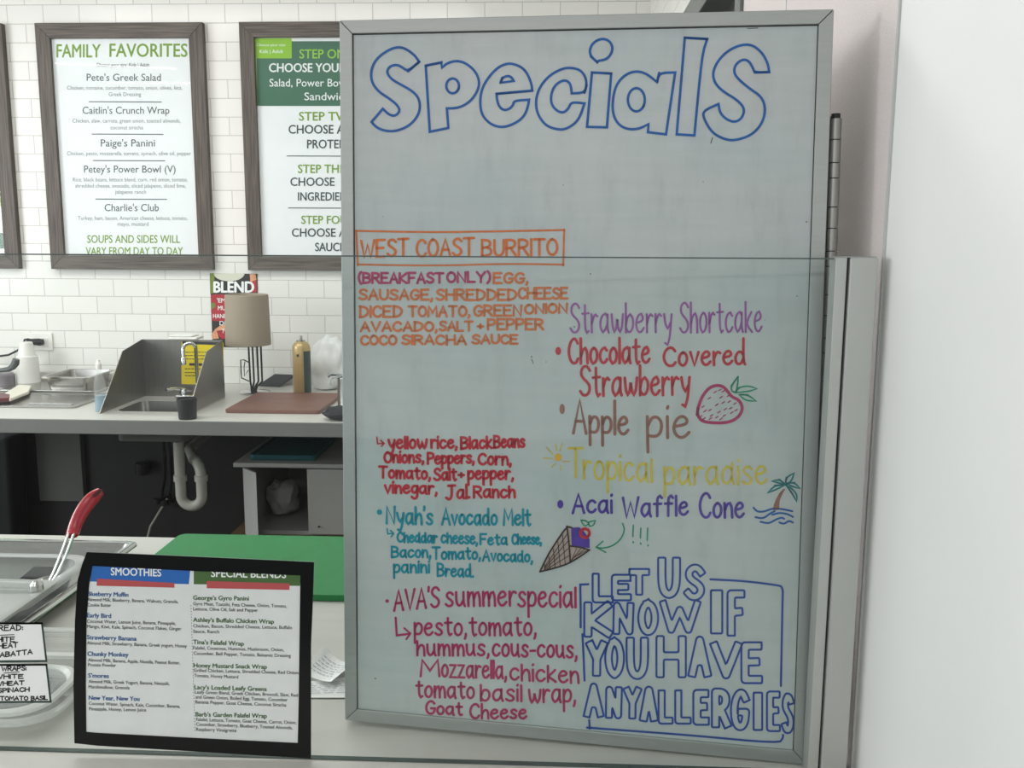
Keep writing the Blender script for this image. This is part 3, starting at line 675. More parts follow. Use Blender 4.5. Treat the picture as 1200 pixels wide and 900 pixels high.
p2 = poster(PX2, PX2 + .713, FZ0, FZ1, 'framed menu with green top block, partly behind the whiteboard')
P = Print(pm, .0004); P.quad([(300.4, 48.4), (470, 48.2), (470, 124.3), (301.5, 124.2)]); P.build('green_block', mat('deep_green_print', (60, 108, 84), .5), p2)
P = Print(pm, .0007); P.quad([(297.8, 44.9), (341.9, 44.9), (341.9, 68.4), (298.6, 68.4)]); P.quad([(299.2, 68.4), (300.4, 68.4), (301.7, 123.5), (300.6, 123.5)]); P.build('lime_block', mat('lime_print', (144, 196, 40), .5), p2)
q = Z(240, 20, 5.625)
M_wp = mat('white_print', (240, 243, 242), .6)
P = Print(pm, .001); put(P, 'Choose your size:', 343, 533, 192, 17, q); put(P, 'Kids | Adult', 362, 517, 237, 22, q, bold=.01); P.build('size_lettering', M_wp, p2)
P = Print(pm, .001); put(P, 'CHOOSE YOUR', 425, 880, 362, 56, q, bold=.03, ref=10); put(P, 'Salad, Power Bowl, or', 427, 880, 458, 50, q, ref=15, bold=.006); put(P, 'Sandwich', 657, 877, 548, 50, q, ref=6, bold=.006); P.build('choice_lettering', M_wp, p2)
q2 = Z(240, 160, 5.625)
line(pm, .001, 'step_lettering', mat('bright_lime_print', (150, 204, 62), .5), p2, 'STEP ONE', 625, 866, 272, 58, q, ref=6, bold=.02)
for t, a, b, y, h_, qq, n_ in (('STEP TWO', 622, 862, 682, 56, q, 6), ('STEP THREE', 615, 882, 240, 54, q2, 7), ('STEP FOUR', 637, 888, 575, 52, q2, 7)): line(pm, .001, 'step_lettering', M_lime, p2, t, a, b, y, h_, qq, ref=n_, bold=.02)
M_dt = mat('dark_teal_print', (58, 72, 74), .6)
for g_ in ((('CHOOSE A', 553, 848, 768, 56, q, 6), ('PROTEIN', 675, 882, 865, 56, q, 5)), (('CHOOSE', 565, 855, 325, 54, q2, 6), ('INGREDIENTS', 615, 886, 422, 54, q2, 8)), (('CHOOSE A', 575, 862, 660, 54, q2, 6), ('SAUCE', 728, 886, 755, 54, q2, 4))):
    P = Print(pm, .001)
    for t, a, b, y, h_, qq, n_ in g_: put(P, t, a, b, y, h_, qq, ref=n_, bold=.02)
    P.build('choice_lettering', M_dt, p2)
for y, x in ((128, 540), (471, 550)):
    P = Print(pm, .001); P.rule(*q2(x, y), *q2(1200, y + 2), 1.0); P.build('divider_rule', M_dt, p2)

p3 = poster(PX3 - .713, PX3, FZ0, FZ1, 'framed menu at the left edge of the photo')
P = Print(pm, .0006); P.quad([(-50, 223), (6.5, 223), (7.5, 241.5), (-50, 241.5)]); P.build('lime_block', mat('lime_print'), p3)
P = Print(pm, .0006); P.quad([(-80, 273), (9.6, 273), (10.6, 291), (-80, 296)]); P.build('green_block', mat('deep_green_print'), p3)

# ------------------------------------------------------------------ BLEND poster
pmb = plane_map((0, D - .004, 1), (0, -1, 0)); q = Z(240, 310, 9)
bp_ = thing('blend_poster', 'colourful fruit poster headed BLEND on the tile wall', 'poster', tuple(pmb(275, 410)))
G().prism([pmb(*q(52, 92)), pmb(*q(550, 98)), pmb(*q(570, 870)), pmb(*q(82, 870))], (0, .003, 0)).build('sheet', mat('dark_poster', (40, 36, 34), .4, var=.2, scale=30), bp_)
I = Ink(pmb, .0008)
I.fill([q(x, y) for x, y in ((52, 92), (95, 92), (105, 140), (92, 200), (90, 300), (58, 310))]); I.build('green_fruit', mat('poster_green', (112, 128, 44), .5, var=.15, scale=60), bp_); I = Ink(pmb, .0008); I.fill([q(x, y) for x, y in ((64, 400), (110, 410), (115, 450), (66, 470))]); I.build('green_fruit', mat('poster_green', (112, 128, 44), .5, var=.15, scale=60), bp_)
I = Ink(pmb, .0007)
I.fill([q(x, y) for x, y in ((62, 320), (130, 312), (260, 320), (260, 590), (150, 598), (72, 592), (66, 470))]); I.build('red_fruit', mat('poster_red', (172, 36, 48), .5, var=.2, scale=60), bp_); I = Ink(pmb, .0007); I.fill([q(x, y) for x, y in ((115, 700), (180, 690), (260, 720), (250, 785), (170, 780))]); I.build('red_fruit', mat('poster_red'), bp_); I = Ink(pmb, .0007); I.fill([q(x, y) for x, y in ((470, 180), (545, 150), (552, 290), (500, 295))]); I.build('red_fruit', mat('poster_red', (172, 36, 48), .5, var=.2, scale=60), bp_)
I = Ink(pmb, .0009)
I.fill([q(x, y) for x, y in ((70, 740), (110, 680), (170, 640), (260, 630), (260, 720), (180, 690), (125, 700), (150, 780), (82, 785))]); I.build('peach_fruit', mat('poster_peach', (222, 158, 118), .5, var=.2, scale=80), bp_); I = Ink(pmb, .0009); I.fill([q(x, y) for x, y in ((475, 100), (535, 99), (545, 160), (480, 185))]); I.build('peach_fruit', mat('poster_peach', (222, 158, 118), .5, var=.2, scale=80), bp_)
I = Ink(pmb, .0009)
I.fill([q(95 + 0 + 325 * (0.5 - 0.5 * math.cos(a)), 94 + 82 * math.sin(a)) for a in [math.pi * k / 14 for k in range(15)]]); I.build('white_bowl', mat('poster_bowl', (212, 212, 196), .5), bp_)
P = Print(pmb, .0014)
put(P, 'BLEND', 97, 517, 293, 112, q, bold=.05)
for tx, x0, x1, y in (("'EM", 130, 215, 400), ("MU", 140, 218, 480), ("HAND", 88, 238, 565), ("DE", 158, 238, 640), ("TO", 178, 255, 722)): put(P, tx, x0, x1, y, 44, q, bold=.018)
P.build('white_lettering', M_wp, bp_)

# ------------------------------------------------------------------ things on the back counter
# table lamp
lp = AZ(299, 461)
LY = lp.y
la = thing('table_lamp', 'lamp with beige drum shade on thin dark rods, beside the sink', 'lamp', (lp.x, LY, TOP))
sc0, sc1 = AY(291.5, 404, LY), AY(288.5, 345, LY)
r0 = (AY(317.5, 402, LY).x - AY(266.5, 405, LY).x) / 2; r1 = (AY(313, 345, LY).x - AY(264, 345, LY).x) / 2
scx = (sc0.x + sc1.x) / 2
M_shade = mat('beige_linen_shade', (158, 145, 128), .8, var=.03, scale=60, stretch=(1, 1, 8), bump=.2, bscale=400)
G().lathe((scx, LY, 0), [(r0, sc0.z), (r0 * .995 + .001, sc0.z + .004), (r1, sc1.z - .003), (r1 - .003, sc1.z), (r1 - .006, sc1.z - .004), (r0 - .006, sc0.z + .003), (r0, sc0.z)], 48, False).lathe((scx, LY, 0), [(.001, sc1.z - .012), (r1 - .005, sc1.z - .012)], 40, False).build('lamp_shade', M_shade, la, smooth=True)
sb = AY(295, 449, LY)
for u in (291, 295.6, 301, 305.6):
    tp = AY(u, 405, LY); bt = AY(295 + (u - 295) * .95 + 2.2, 447, LY)
    G().tube([(tp.x, LY, sc0.z + .03), (bt.x, LY, bt.z), (sb.x + (bt.x - sb.x) * .5, LY, sb.z - .014), (sb.x + (bt.x - sb.x) * .35, LY, TOP + .008)], .0040, 8).build('rod', M_wire, la, smooth=True)
hp = [AY(u, v, LY) for u, v in ((292, 425), (286, 422), (282, 422), (282.5, 436), (283, 443), (292, 447))]
G().tube(hp, .0026, 8).build('wire_loop', M_wire, la, smooth=True)
hp = [AY(u, v, LY) for u, v in ((291, 434), (286.5, 441), (286, 430), (287, 424))]
G().tube(hp, .002, 8).build('wire_loop', M_wire, la, smooth=True)
G().lathe((lp.x, LY, TOP), [(.062, 0), (.062, .006), (.05, .009), (.012, .011)], 40).build('base', M_bright, la, smooth=True)

# cutting board (brown)
bz = TOP
cbp = [AZ(258, 463), AZ(396, 466.5), AZ(378, 486), AZ(232, 484.5)]
xs0 = (cbp[0].x + cbp[3].x) / 2; 
cbo = thing('cutting_board', 'reddish brown cutting board lying on the back counter', 'cutting board', tuple((cbp[0] + cbp[2]) / 2))
yb0, yb1 = cbp[3].y, cbp[0].y
bl, br = -1.232 + .02, AZ(387, 476).x
G().loops([rrect(bl, br, yb0 + .012, yb1, TOP, .012), rrect(bl, br, yb0 + .012, yb1, TOP + .014, .012)], cap0=True, cap1=True).build('slab', M_brown, cbo, bevel=.002)
G().box(bl + .1, bl + .22, yb0 + .25, yb0 + .25 + .001, TOP + .0141, TOP + .0146).build('knife_mark', mat('pale_scratch', (176, 132, 110), .6), cbo)

# black cup
p = Vector((AY(219.5, 480, 3.298).x, 3.298, TOP))
cu = thing('black_cup', 'small black plastic cup standing in front of the sink', 'cup', tuple(p))
r = (AY(230.5, 476, p.y).x - AY(208.5, 476, p.y).x) / 2; hh = AY(219, 466.5, p.y).z - TOP
G().lathe(p, [(r * .88, 0), (r * .92, .004), (r, hh), (r * .94, hh), (r * .86, .006), (.002, .005)], 32).build('body', M_blackrub, cu, smooth=True)
G().lathe((p.x, p.y, p.z + hh * .86), [(r * .97, -.003), (r * 1.06, -.002), (r * 1.06, .004), (r * .98, .005)], 32).build('rim_band', M_black, cu, smooth=True)

# dark mat near the wall
mt = [AZ(305, 452), AZ(322, 440.5), AZ(345, 441.5), AZ(328, 453.5)]
mt = [AZ(303, 453), AY(322, 440.5, D - .014), AY(346, 441.5, D - .014), AZ(328, 454)]
tag(G().prism([tuple(v) for v in mt], (0, 0, .009)).build('rubber_mat', mat('charcoal_rubber', (52, 54, 55), .6), bevel=.002), 'charcoal rubber mat tilted against the wall behind the lamp', 'mat')

# gold spray can
p = AZ(354.5, 462.5)
sc_ = thing('spray_can', 'tall gold spray can standing behind the brown cutting board', 'spray can', tuple(p))
r = (AY(365, 430, p.y).x - AY(344.2, 430, p.y).x) / 2; hb = AY(354, 408, p.y).z - TOP; ht = AY(354, 400, p.y).z - TOP; hn = AY(354, 393, p.y).z - TOP
can = G().lathe(p, [(r * .9, 0), (r, .004), (r, hb), (r * .93, hb + (ht - hb) * .45), (r * .7, hb + (ht - hb) * .85), (r * .45, ht)], 36).build('body', mat('gold_can', (186, 162, 112), .34, .3, var=.05, scale=30), sc_, smooth=True, angle=60)
stripe = G(); a0, a1 = math.radians(-62), math.radians(10); n = 10
stripe.add([p + Vector((r * 1.006 * math.cos(a0 + (a1 - a0) * k / n), r * 1.006 * math.sin(a0 + (a1 - a0) * k / n), z)) for z in (.01, hb - .01) for k in range(n + 1)], [(k, k + 1, k + n + 2, k + n + 1) for k in range(n)])
stripe.build('dark_stripe', mat('dark_green_stripe', (38, 62, 54), .35, var=.2, scale=50), can)
lg = G()
for (az, zz, w_, h_) in ((-100, hb * .86, .10, .010), (-92, hb * .86, .05, .012)):
    a_ = math.radians(az); lg.add([p + Vector((r * 1.008 * math.cos(a_ + s), r * 1.008 * math.sin(a_ + s), zz + t)) for t in (-h_ / 2, h_ / 2) for s in (-w_, w_)], [(0, 1, 3, 2)])
lg.build('emblem', M_ink, can)
lg = G(); rnd = random.Random(3)
for k in range(9):
    a_ = math.radians(-98); w_ = .35 + .2 * rnd.random(); zz = hb * (.66 - .06 * k)
    lg.add([p + Vector((r * 1.007 * math.cos(a_ + s), r * 1.007 * math.sin(a_ + s), zz + t)) for t in (-.0016, .0016) for s in (-w_, 0, w_)], [(0, 1, 4, 3), (1, 2, 5, 4)])
lg.build('small_print', mat('brown_print', (150, 118, 66), .6), can)
G().lathe((p.x, p.y, p.z + ht - .002), [(r * .5, 0), (r * .5, .006), (r * .18, .008), (r * .16, hn - ht)], 20).build('nozzle', M_steel, sc_, smooth=True)

# white bag against the wall
p0 = AY(383, 420, 4.0)
zt_ = AY(383, 395, 4.0).z
bgc = (AY(385, 430, 3.99).x, 3.99, TOP + (zt_ - TOP) / 2 * .8 + .012)
tag(blob('white_bag', bgc, (zt_ - TOP) / 1.85, mat('white_plastic_bag', (228, 229, 229), .3, var=.02, bump=.4, bscale=40), 11, (.72, .42, 1.0), .38, sub=4), 'puffy white plastic bag standing against the tile wall by the spray can', 'bag')
# steel canister at the board edge with crumpled foil on it
p = AZ(410, 487)
p = Vector((AY(408, 470, 3.46).x, 3.46, TOP)); r = p.x - AY(396, 470, 3.46).x; hh = AY(398, 443, 3.46).z - TOP
cn = thing('steel_canister', 'steel canister mostly hidden behind left edge of the whiteboard', 'canister', tuple(p))
G().lathe(p, [(r, 0), (r, hh), (r * .96, hh), (r * .96, .006), (.002, .005)], 32).build('body', M_steel, cn, smooth=True)
G().lathe((p.x, p.y, p.z + hh), [(r * .98, -.004), (r * 1.04, -.003), (r * 1.04, .003), (r * .97, .004)], 32).build('rolled_rim', M_bright, cn, smooth=True)
tg = thing('steel_tongs', 'shiny steel tongs resting across the canister by the whiteboard edge', 'tongs', (p.x, p.y, p.z + hh + .004))
for k, (u, v) in enumerate(((384, 441), (388, 457))):
    e_ = AY(u, v, 3.45); zc_ = p.z + hh + .009
    if k == 0: pts = [(p.x + r * .6, 3.47, zc_), (p.x - r * .5, 3.46, zc_ + .001), (p.x - r - .02, 3.45, zc_ + .006), (e_.x, 3.45, e_.z)]
    else: pts = [(p.x + r * .6, 3.455, zc_), (p.x - r * .3, 3.445, zc_ + .001), (p.x - r - .012, 3.425, zc_ - .008), (e_.x + .004, 3.42, e_.z + .022)]
    G().tube(pts, [.004, .004, .006, .009], 8).build('arm', M_chrome, tg, smooth=True)
# black cloth over the counter edge
cc = AY(402, 492, 3.32)
tag(blob('black_cloth', (cc.x, 3.325, TOP + .022), .06, mat('black_cloth', (34, 36, 38), .9, var=.1, bump=.5, bscale=200), 21, (1.15, .85, .45), .45), 'crumpled black cloth on front edge of back counter by the whiteboard', 'cloth')
# electrical outlet with plug and cord
pmw = plane_map((0, D - .001, 1), (0, -1, 0))
oc = [pmw(28.5, 390), pmw(61.5, 390), pmw(61.5, 410.5), pmw(28.5, 410.5)]
ou = thing('wall_outlet', 'white electrical outlet on the tile wall at left', 'outlet', (oc[0].x + .05, D, oc[2].z))
G().box(oc[0].x, oc[1].x, D - .008, D - .0005, oc[2].z, oc[0].z).build('cover_plate', M_plastic_w, ou, bevel=.002)
for u in (37, 53):
    c_ = pmw(u, 400.5); G().box(c_.x - .017, c_.x + .017, D - .011, D - .008, c_.z - .02, c_.z + .02).build('socket', M_plastic_w, ou, bevel=.003)
pg = thing('power_plug', 'black plug and cord in the outlet behind the cups', 'plug', tuple(pmw(46, 400)))
c_ = pmw(45, 400)
G().tube([(c_.x + .035, D - .03, c_.z), (c_.x + .02, D - .03, c_.z), (c_.x - .01, D - .03, c_.z + .001), (c_.x - .035, D - .03, c_.z + .004)], [.012, .016, .013, .008], 12).box(c_.x + .0, c_.x + .03, D - .03, D - .0115, c_.z - .012, c_.z + .012).build('plug_body', M_blackrub, pg, smooth=True)
G().tube([AY(u, v, D - .03) for u, v in ((38, 399), (33, 397.5), (29, 398), (27, 404), (24, 408), (20, 411), (10, 416), (-6, 418), (-30, 419))], .0045, 8).build('cord', M_blackrub, pg, smooth=True)

# stack of cups
p = AZ(34, 451)
cs = thing('cup_stack', 'stack of white plastic cups upside down on the back counter', 'cups', tuple(p))
M_cup = mat('translucent_white_cup', (232, 230, 224), .35, var=.01)
def cup(z0, r0, z1, r1, name):
    return G().lathe((p.x, p.y, 0), [(r0 * 1.04, z0), (r0 * 1.05, z0 + .004), (r0, z0 + .007), (r1, z1 - .003), (r1 - .003, z1), (.002, z1 - .001)], 32).build(name, M_cup, cs, smooth=True)
zA = AY(34, 425, p.y).z; zB = AY(32, 401, p.y).z
cup(TOP, AY(46.5, 450, p.y).x - p.x, zA + .03, (AY(44, 425, p.y).x - p.x) * .97, 'cup'); cup(zA, AY(43.5, 424, p.y).x - AY(33, 424, p.y).x, zB, (AY(37.5, 402, p.y).x - AY(23.5, 402, p.y).x) / 2, 'cup')

# hooked ladle end, at the left edge
LYd = 3.9
g = G()
g.tube([AY(u, v, LYd) for u, v in ((-40, 437), (-10, 435), (2, 434), (10, 433), (15, 430), (18, 426), (19, 421))], [.011, .010, .009, .011, .014, .016, .014], 12)
ld = thing('ladle', 'dark grey ladle handle with curled end above the counter at left edge', 'ladle', tuple(AY(-40, 437, LYd)))
g.build('hooked_handle', mat('grey_utensil', (84, 88, 88), .4, .3), ld, smooth=True)
lc_ = AY(-48, 440, LYd)
G().lathe((lc_.x, LYd, TOP), [(.05, 0), (.055, .004), (.055, lc_.z - TOP - .01), (.05, lc_.z - TOP + .01), (.044, lc_.z - TOP), (.044, .01), (.002, .008)], 28).build('bowl', mat('grey_utensil'), ld, smooth=True)
# round grey container end at the left edge
p = AZ(-3, 455); 
tag(G().lathe((p.x, p.y + .06, TOP), [(.036, 0), (.04, .004), (.04, .05), (.034, .058), (.002, .06)], 28).build('grey_jar', mat('mauve_grey_plastic', (134, 128, 134), .4), smooth=True), 'squat grey jar cut by the left edge of the photo', 'jar')

# small steel pan
pa, pb_, pc_, pd_ = AY(50, 441.5, 3.82), AY(88, 443.5, 3.82), AY(119, 436.5, 4.06), AY(80, 435, 4.06)
px0, px1 = pa.x, pb_.x; py0, py1 = 3.80, 4.05; pz = pa.z
sp = thing('steel_pan', 'small deep stainless food pan on the back counter', 'pan', ((px0 + px1) / 2, 3.93, TOP))
sp.location.z = TOP + .012
px1 = px0 + .20
G().loops([rrect(px0, px1, py0, py1, pz, .018), rrect(px0 + .012, px1 - .012, py0 + .012, py1 - .012, pz + .001, .014), rrect(px0 + .022, px1 - .022, py0 + .022, py1 - .022, TOP + .014, .02)], cap1=True).loops([rrect(px0 + .012, px1 - .012, py0 + .012, py1 - .012, pz - .002, .014), rrect(px0 + .02, px1 - .02, py0 + .02, py1 - .02, TOP + .012, .02)], cap1=True).build('body', M_steel, sp, smooth=True)
G().loops([rrect(px0 - .002, px1 + .002, py0 - .002, py1 + .002, pz - .004, .02), rrect(px0 - .003, px1 + .003, py0 - .003, py1 + .003, pz + .001, .02), rrect(px0 + .01, px1 - .01, py0 + .01, py1 - .01, pz + .0015, .016)]).build('rolled_rim', M_bright, sp, smooth=True)

# flat steel lids the pan stands on, and front lid
tx1 = AZ(126, 463).x; 
a0 = AZ(0, 477).y; 
ll = thing('sheet_pan', 'flat stainless sheet pan lying at front left of the back counter', 'pan', (-2.2, 3.5, TOP))
rx1 = AZ(112, 470).x; ry0 = AZ(60, 478.5).y; ry1 = AZ(60, 462).y
G().loops([rrect(-2.9, rx1, ry0, ry1, TOP, .02), rrect(-2.9, rx1, ry0, ry1, TOP + .006, .02), rrect(-2.875, rx1 - .025, ry0 + .02, ry1 - .02, TOP + .006, .015), rrect(-2.86, rx1 - .035, ry0 + .03, ry1 - .03, TOP + .002, .015)], cap0=True, cap1=True).build('body', M_steel, ll, bevel=.0008)
G().box(AZ(40, 474).x, AZ(92, 474).x, ry0 + .035, ry0 + .05, TOP + .0025, TOP + .012).build('grip', M_bright, ll, bevel=.002)
l2 = thing('sheet_pan', 'shallow stainless sheet pan under the small steel pan by the wall', 'pan', (-2.1, 3.9, TOP))
rx2 = AZ(124, 458).x
G().loops([rrect(rx2 - .42, rx2, ry1 + .02, 4.075, TOP, .02), rrect(rx2 - .42, rx2, ry1 + .02, 4.075, TOP + .012, .02)], cap0=True, cap1=True).build('body', M_steel, l2, bevel=.002)
# white scraper with dark red handle on the lid
sr = thing('scraper', 'white scraper with dark red handle lying on the flat sheet pan', 'scraper', tuple(AZ(20, 465, TOP + .01)))
def slab(pix, z0, h): return G().prism([tuple(AZ(u, v, z0)) for u, v in pix], (0, 0, h))
slab(((3, 466), (12, 471), (34, 462), (37, 455), (22, 454)), TOP + .012, .012).build('blade', mat('ivory_plastic', (236, 230, 214), .4, var=.02), sr, bevel=.003)
slab(((-30, 474), (12, 471), (12, 466.5), (3, 465), (-30, 468)), TOP + .010, .016).build('grip', mat('maroon_plastic', (104, 42, 46), .4), sr, bevel=.004)

# clear spray bottle beside the sink
p = AZ(131.5, 469); 
sbt = thing('spray_bottle', 'clear bottle with blue liquid beside the sink splash', 'bottle', tuple(p))
sbt.location.y = 3.40
py = 3.42; pxx = sx0 - .031
r = .021; hh = AY(130, 433, py).z - TOP
G().lathe((pxx, py, TOP), [(r * .95, 0), (r, .005), (r, hh * .6), (r * .8, hh * .8), (r * .45, hh * .92), (r * .45, hh)], 28).build('body', M_clear, sbt, smooth=True)
G().lathe((pxx, py, TOP), [(r * .9, .003), (r * .95, .006), (r * .95, hh * .38)], 24).build('blue_liquid', clear_mat('blue_liquid', (.62, .80, .90), .35, (.45, .66, .80)), sbt, smooth=True)
G().lathe((pxx, py, TOP + hh), [(r * .5, 0), (r * .5, .02), (r * .35, .024), (r * .3, .035)], 20).build('cap', M_plastic_w, sbt, smooth=True)

# ------------------------------------------------------------------ things on the front counter
# green cutting board
gy1 = AZ(300, 633.5).y; gy0 = AZ(385, 705).y; gx0 = (AZ(207, 634).x + AZ(190, 651).x) / 2; gx1 = gx0 + .62
gb = thing('cutting_board', 'green plastic cutting board lying on the front counter behind the menu sign', 'cutting board', ((gx0 + gx1) / 2, (gy0 + gy1) / 2, TOP))
G().loops([rrect(gx0, gx1, gy0, gy1, TOP, .018), rrect(gx0, gx1, gy0, gy1, TOP + .0125, .018)], cap0=True, cap1=True).build('slab', M_green, gb, bevel=.0018)

# big stainless tray
def tray(t, x0, x1, y0, y1, z0, h, lip, m, mr, r=.03, th=.0015):
    G().loops([rrect(x0 + lip, x1 - lip, y0 + lip, y1 - lip, z0 + h, r), rrect(x0 + lip + .012, x1 - lip - .012, y0 + lip + .012, y1 - lip - .012, z0 + .002, r)], cap1=True).loops([rrect(x0 + lip - th, x1 - lip + th, y0 + lip - th, y1 - lip + th, z0 + h, r), rrect(x0 + lip + .011, x1 - lip - .011, y0 + lip + .011, y1 - lip - .011, z0, r)], cap1=True).build('pan_body', m, t, smooth=True)
    G().loops([rrect(x0 + .003, x1 - .003, y0 + .003, y1 - .003, z0 + h - .008, r), rrect(x0, x1, y0, y1, z0 + h - .006, r), rrect(x0 + .001, x1 - .001, y0 + .001, y1 - .001, z0 + h, r), rrect(x0 + .006, x1 - .006, y0 + .006, y1 - .006, z0 + h + .0035, r), rrect(x0 + lip, x1 - lip, y0 + lip, y1 - lip, z0 + h + .001, r)]).build('rim', mr, t, smooth=True, angle=50)
tz = TOP
trx = AZ(161, 636, TOP + .028).x; tyr = AZ(100, 633.5, TOP + .028).y
tr_ = thing('steel_tray', 'large shallow stainless tray at the left of the front counter', 'tray', (trx - .3, tyr - .25, TOP))
tyf = AZ(34, 727, TOP + .028).y - .05
tray(tr_, trx - .64, trx, tyf, tyr, TOP, .027, .014, M_steel, M_bright, .012)
# clear insert pan sitting in it
ix = AZ(62, 688, TOP + .05).x; iyr = AZ(50, 648.5, TOP + .05).y
ip_ = thing('clear_food_pan', 'clear plastic food pan with rounded corners inside the steel tray', 'pan', (ix - .15, iyr - .15, TOP + .004))
iyf = tyf + .03
tray(ip_, ix - .34, ix, iyf, iyr, TOP + .004, .044, .02, clear_mat('clear_plastic_pan', (.80, .81, .81), .12, (.7, .71, .7), .15, 1.2), clear_mat('clear_rim', (.85, .86, .86), .55, (.82, .83, .82), .15, 1.25), .045)
# reflection of the pan base, imitated by a dark sheet and bright wires
rk = thing('pan_reflection', 'dark triangular reflection of the pan base, modelled inside the clear food pan', 'reflection', (ix - .12, iyr - .12, TOP + .0065))
rz_ = TOP + .012
tri = [AZ(u, v, rz_) for u, v in ((39, 664.5), (76, 664.5), (62, 681), (22, 679))]
G().tube(tri + [tri[0]], .0019, 6).build('reflection_edge', M_bright, rk)
for k in range(4):
    s = .2 + .2 * k; G().tube([tri[0].lerp(tri[1], s), tri[3].lerp(tri[2], .55 + .1 * k)], .0008, 6).build('reflection_streak', M_bright, rk)
G().prism([tuple(v) for v in tri], (0, 0, .001)).build('reflection_sheet', mat('dark_reflection', (18, 18, 18), .5, var=.15), rk)
# frosted lid over the front half of the pan
lx = AZ(67, 682, TOP + .058).x; lyr = AZ(20, 678.5, TOP + .058).y; lyf = AZ(4, 727, TOP + .058).y - .02
ld2 = thing('frosted_lid', 'milky plastic lid covering front half of the clear food pan', 'lid', (lx - .15, (lyr + lyf) / 2, TOP + .0505))
G().loops([rrect(lx - .33, lx, lyf, lyr, TOP + .0525, .02), rrect(lx - .33, lx, lyf, lyr, TOP + .0575, .02), rrect(lx - .325, lx - .005, lyf + .005, lyr - .005, TOP + .059, .018), rrect(lx - .31, lx - .02, lyf + .02, lyr - .03, TOP + .056, .02)], cap1=True, cap0=True).build('panel', mat('milky_plastic', (178, 179, 175), .3, var=.02), ld2, smooth=True)
b0, b1 = AZ(-60, 683.5, TOP + .066), AZ(43, 686, TOP + .066)
G().tube([b0, b1], .0065, 12).build('lift_bar', M_frost, ld2, smooth=True)
G().lathe((b1.x, b1.y, b1.z - .008), [(.011, 0), (.011, .01), (.006, .016), (.001, .017)], 18).build('end_knob', M_bright, ld2, smooth=True)
# red-handled serving spoon standing in the pan
SYd = AZ(60, 668, TOP + .03).y
spn = thing('serving_spoon', 'serving spoon with red handle standing up in the clear food pan', 'spoon', tuple(AY(58, 680, SYd)))
hp_ = [(84, 628), (86, 622), (90, 611), (96, 599), (104, 588), (112, 580.5), (117, 576.5)]
tilt = lambda i: SYd + .012 * i
hpts = [AY(u, v, SYd + .01 * i) for i, (u, v) in enumerate(hp_)]
g = G(); rings = []
wid = [.0125, .0125, .0130, .0135, .0135, .0125, .009]
for i, c_ in enumerate(hpts):
    t = (hpts[min(i + 1, 6)] - hpts[max(i - 1, 0)]).normalized(); sd = t.cross(Vector((0, 1, 0))).normalized(); up = sd.cross(t)
    rings.append([c_ + sd * wid[i] * math.cos(a) + up * .0075 * math.sin(a) for a in [2 * math.pi * k / 16 for k in range(16)]])
g.loops(rings, cap0=True, cap1=True)
hd = g.build('handle', M_red, spn, smooth=True); hd.modifiers.new('s', 'SUBSURF').levels = 1; hd.modifiers['s'].render_levels = 2
c_ = hpts[5].lerp(hpts[6], .15); t = (hpts[6] - hpts[5]).normalized(); sd = t.cross(Vector((0, 1, 0))).normalized(); up = sd.cross(t)
G().loops([[c_ - up * .0079 + t * .013 * math.sin(a) + sd * .0035 * math.cos(a) for a in [2 * math.pi * k / 14 for k in range(14)]], [c_ - up * .0070 + t * .013 * math.sin(a) + sd * .0035 * math.cos(a) for a in [2 * math.pi * k / 14 for k in range(14)]]], cap0=True, cap1=True).build('hanging_hole', mat('dark_red_hole', (74, 10, 20), .5), hd)
for dx_ in (-.0045, .0055):
    G().tube([hpts[0] + Vector((dx_, 0, .006)), AY(74, 651, SYd - .015) + Vector((dx_, 0, 0)), AY(65, 672, SYd - .03) + Vector((dx_ * .8, 0, 0)), AY(58, 684, SYd - .04) + Vector((dx_ * .5, 0, 0))], .0028, 8).build('shank', M_bright, spn, smooth=True)
bc_ = AY(56, 688, SYd - .045); bc_.z = max(bc_.z, TOP + .024)
G().lathe(bc_, [(.002, -.012), (.016, -.008), (.023, 0), (.0245, .003), (.022, .003), (.015, -.006), (.002, -.010)], 24, False, 1.0, 1.25).build('bowl', M_bright, spn, smooth=True)

# clear deli containers behind the bread cards
M_rim = clear_mat('clear_container_rim', (.88, .89, .89), .72, (.93, .93, .90), .15, 1.25)
def clam(x0, x1, y0, y1, z0, h, label, r=.05):
    t = thing('clear_container', label, 'container', ((x0 + x1) / 2, (y0 + y1) / 2, z0), 'clear deli containers')
    G().loops([rrect(x0 + .02, x1 - .02, y0 + .02, y1 - .02, z0, r * .8), rrect(x0 + .010, x1 - .010, y0 + .010, y1 - .010, z0 + h - .004, r), ], cap0=True).loops([rrect(x0 + .03, x1 - .03, y0 + .03, y1 - .03, z0 + .003, r * .7), rrect(x0 + .024, x1 - .024, y0 + .024, y1 - .024, z0 + .004, r * .7)]).build('tub', M_clear, t, smooth=True)
    G().loops([rrect(x0 + .010, x1 - .010, y0 + .010, y1 - .010, z0 + h - .007, r), rrect(x0, x1, y0, y1, z0 + h - .005, r), rrect(x0, x1, y0, y1, z0 + h, r), rrect(x0 + .006, x1 - .006, y0 + .006, y1 - .006, z0 + h + .003, r), rrect(x0 + .010, x1 - .010, y0 + .010, y1 - .010, z0 + h - .002, r)]).build('rim', M_rim, t, smooth=True, angle=50)
    G().loops([rrect(x0 + .012, x1 - .012, y0 + .012, y1 - .012, z0 + h + .0015, r), rrect(x0 + .024, x1 - .024, y0 + .024, y1 - .024, z0 + h + .0015, r * .8), rrect(x0 + .03, x1 - .03, y0 + .03, y1 - .03, z0 + h + .007, r * .7)], cap1=True).build('lid', M_clear, t, smooth=True)
    return t
e0 = AZ(20, 849, TOP + .016); e1 = AZ(85, 819, TOP + .016)
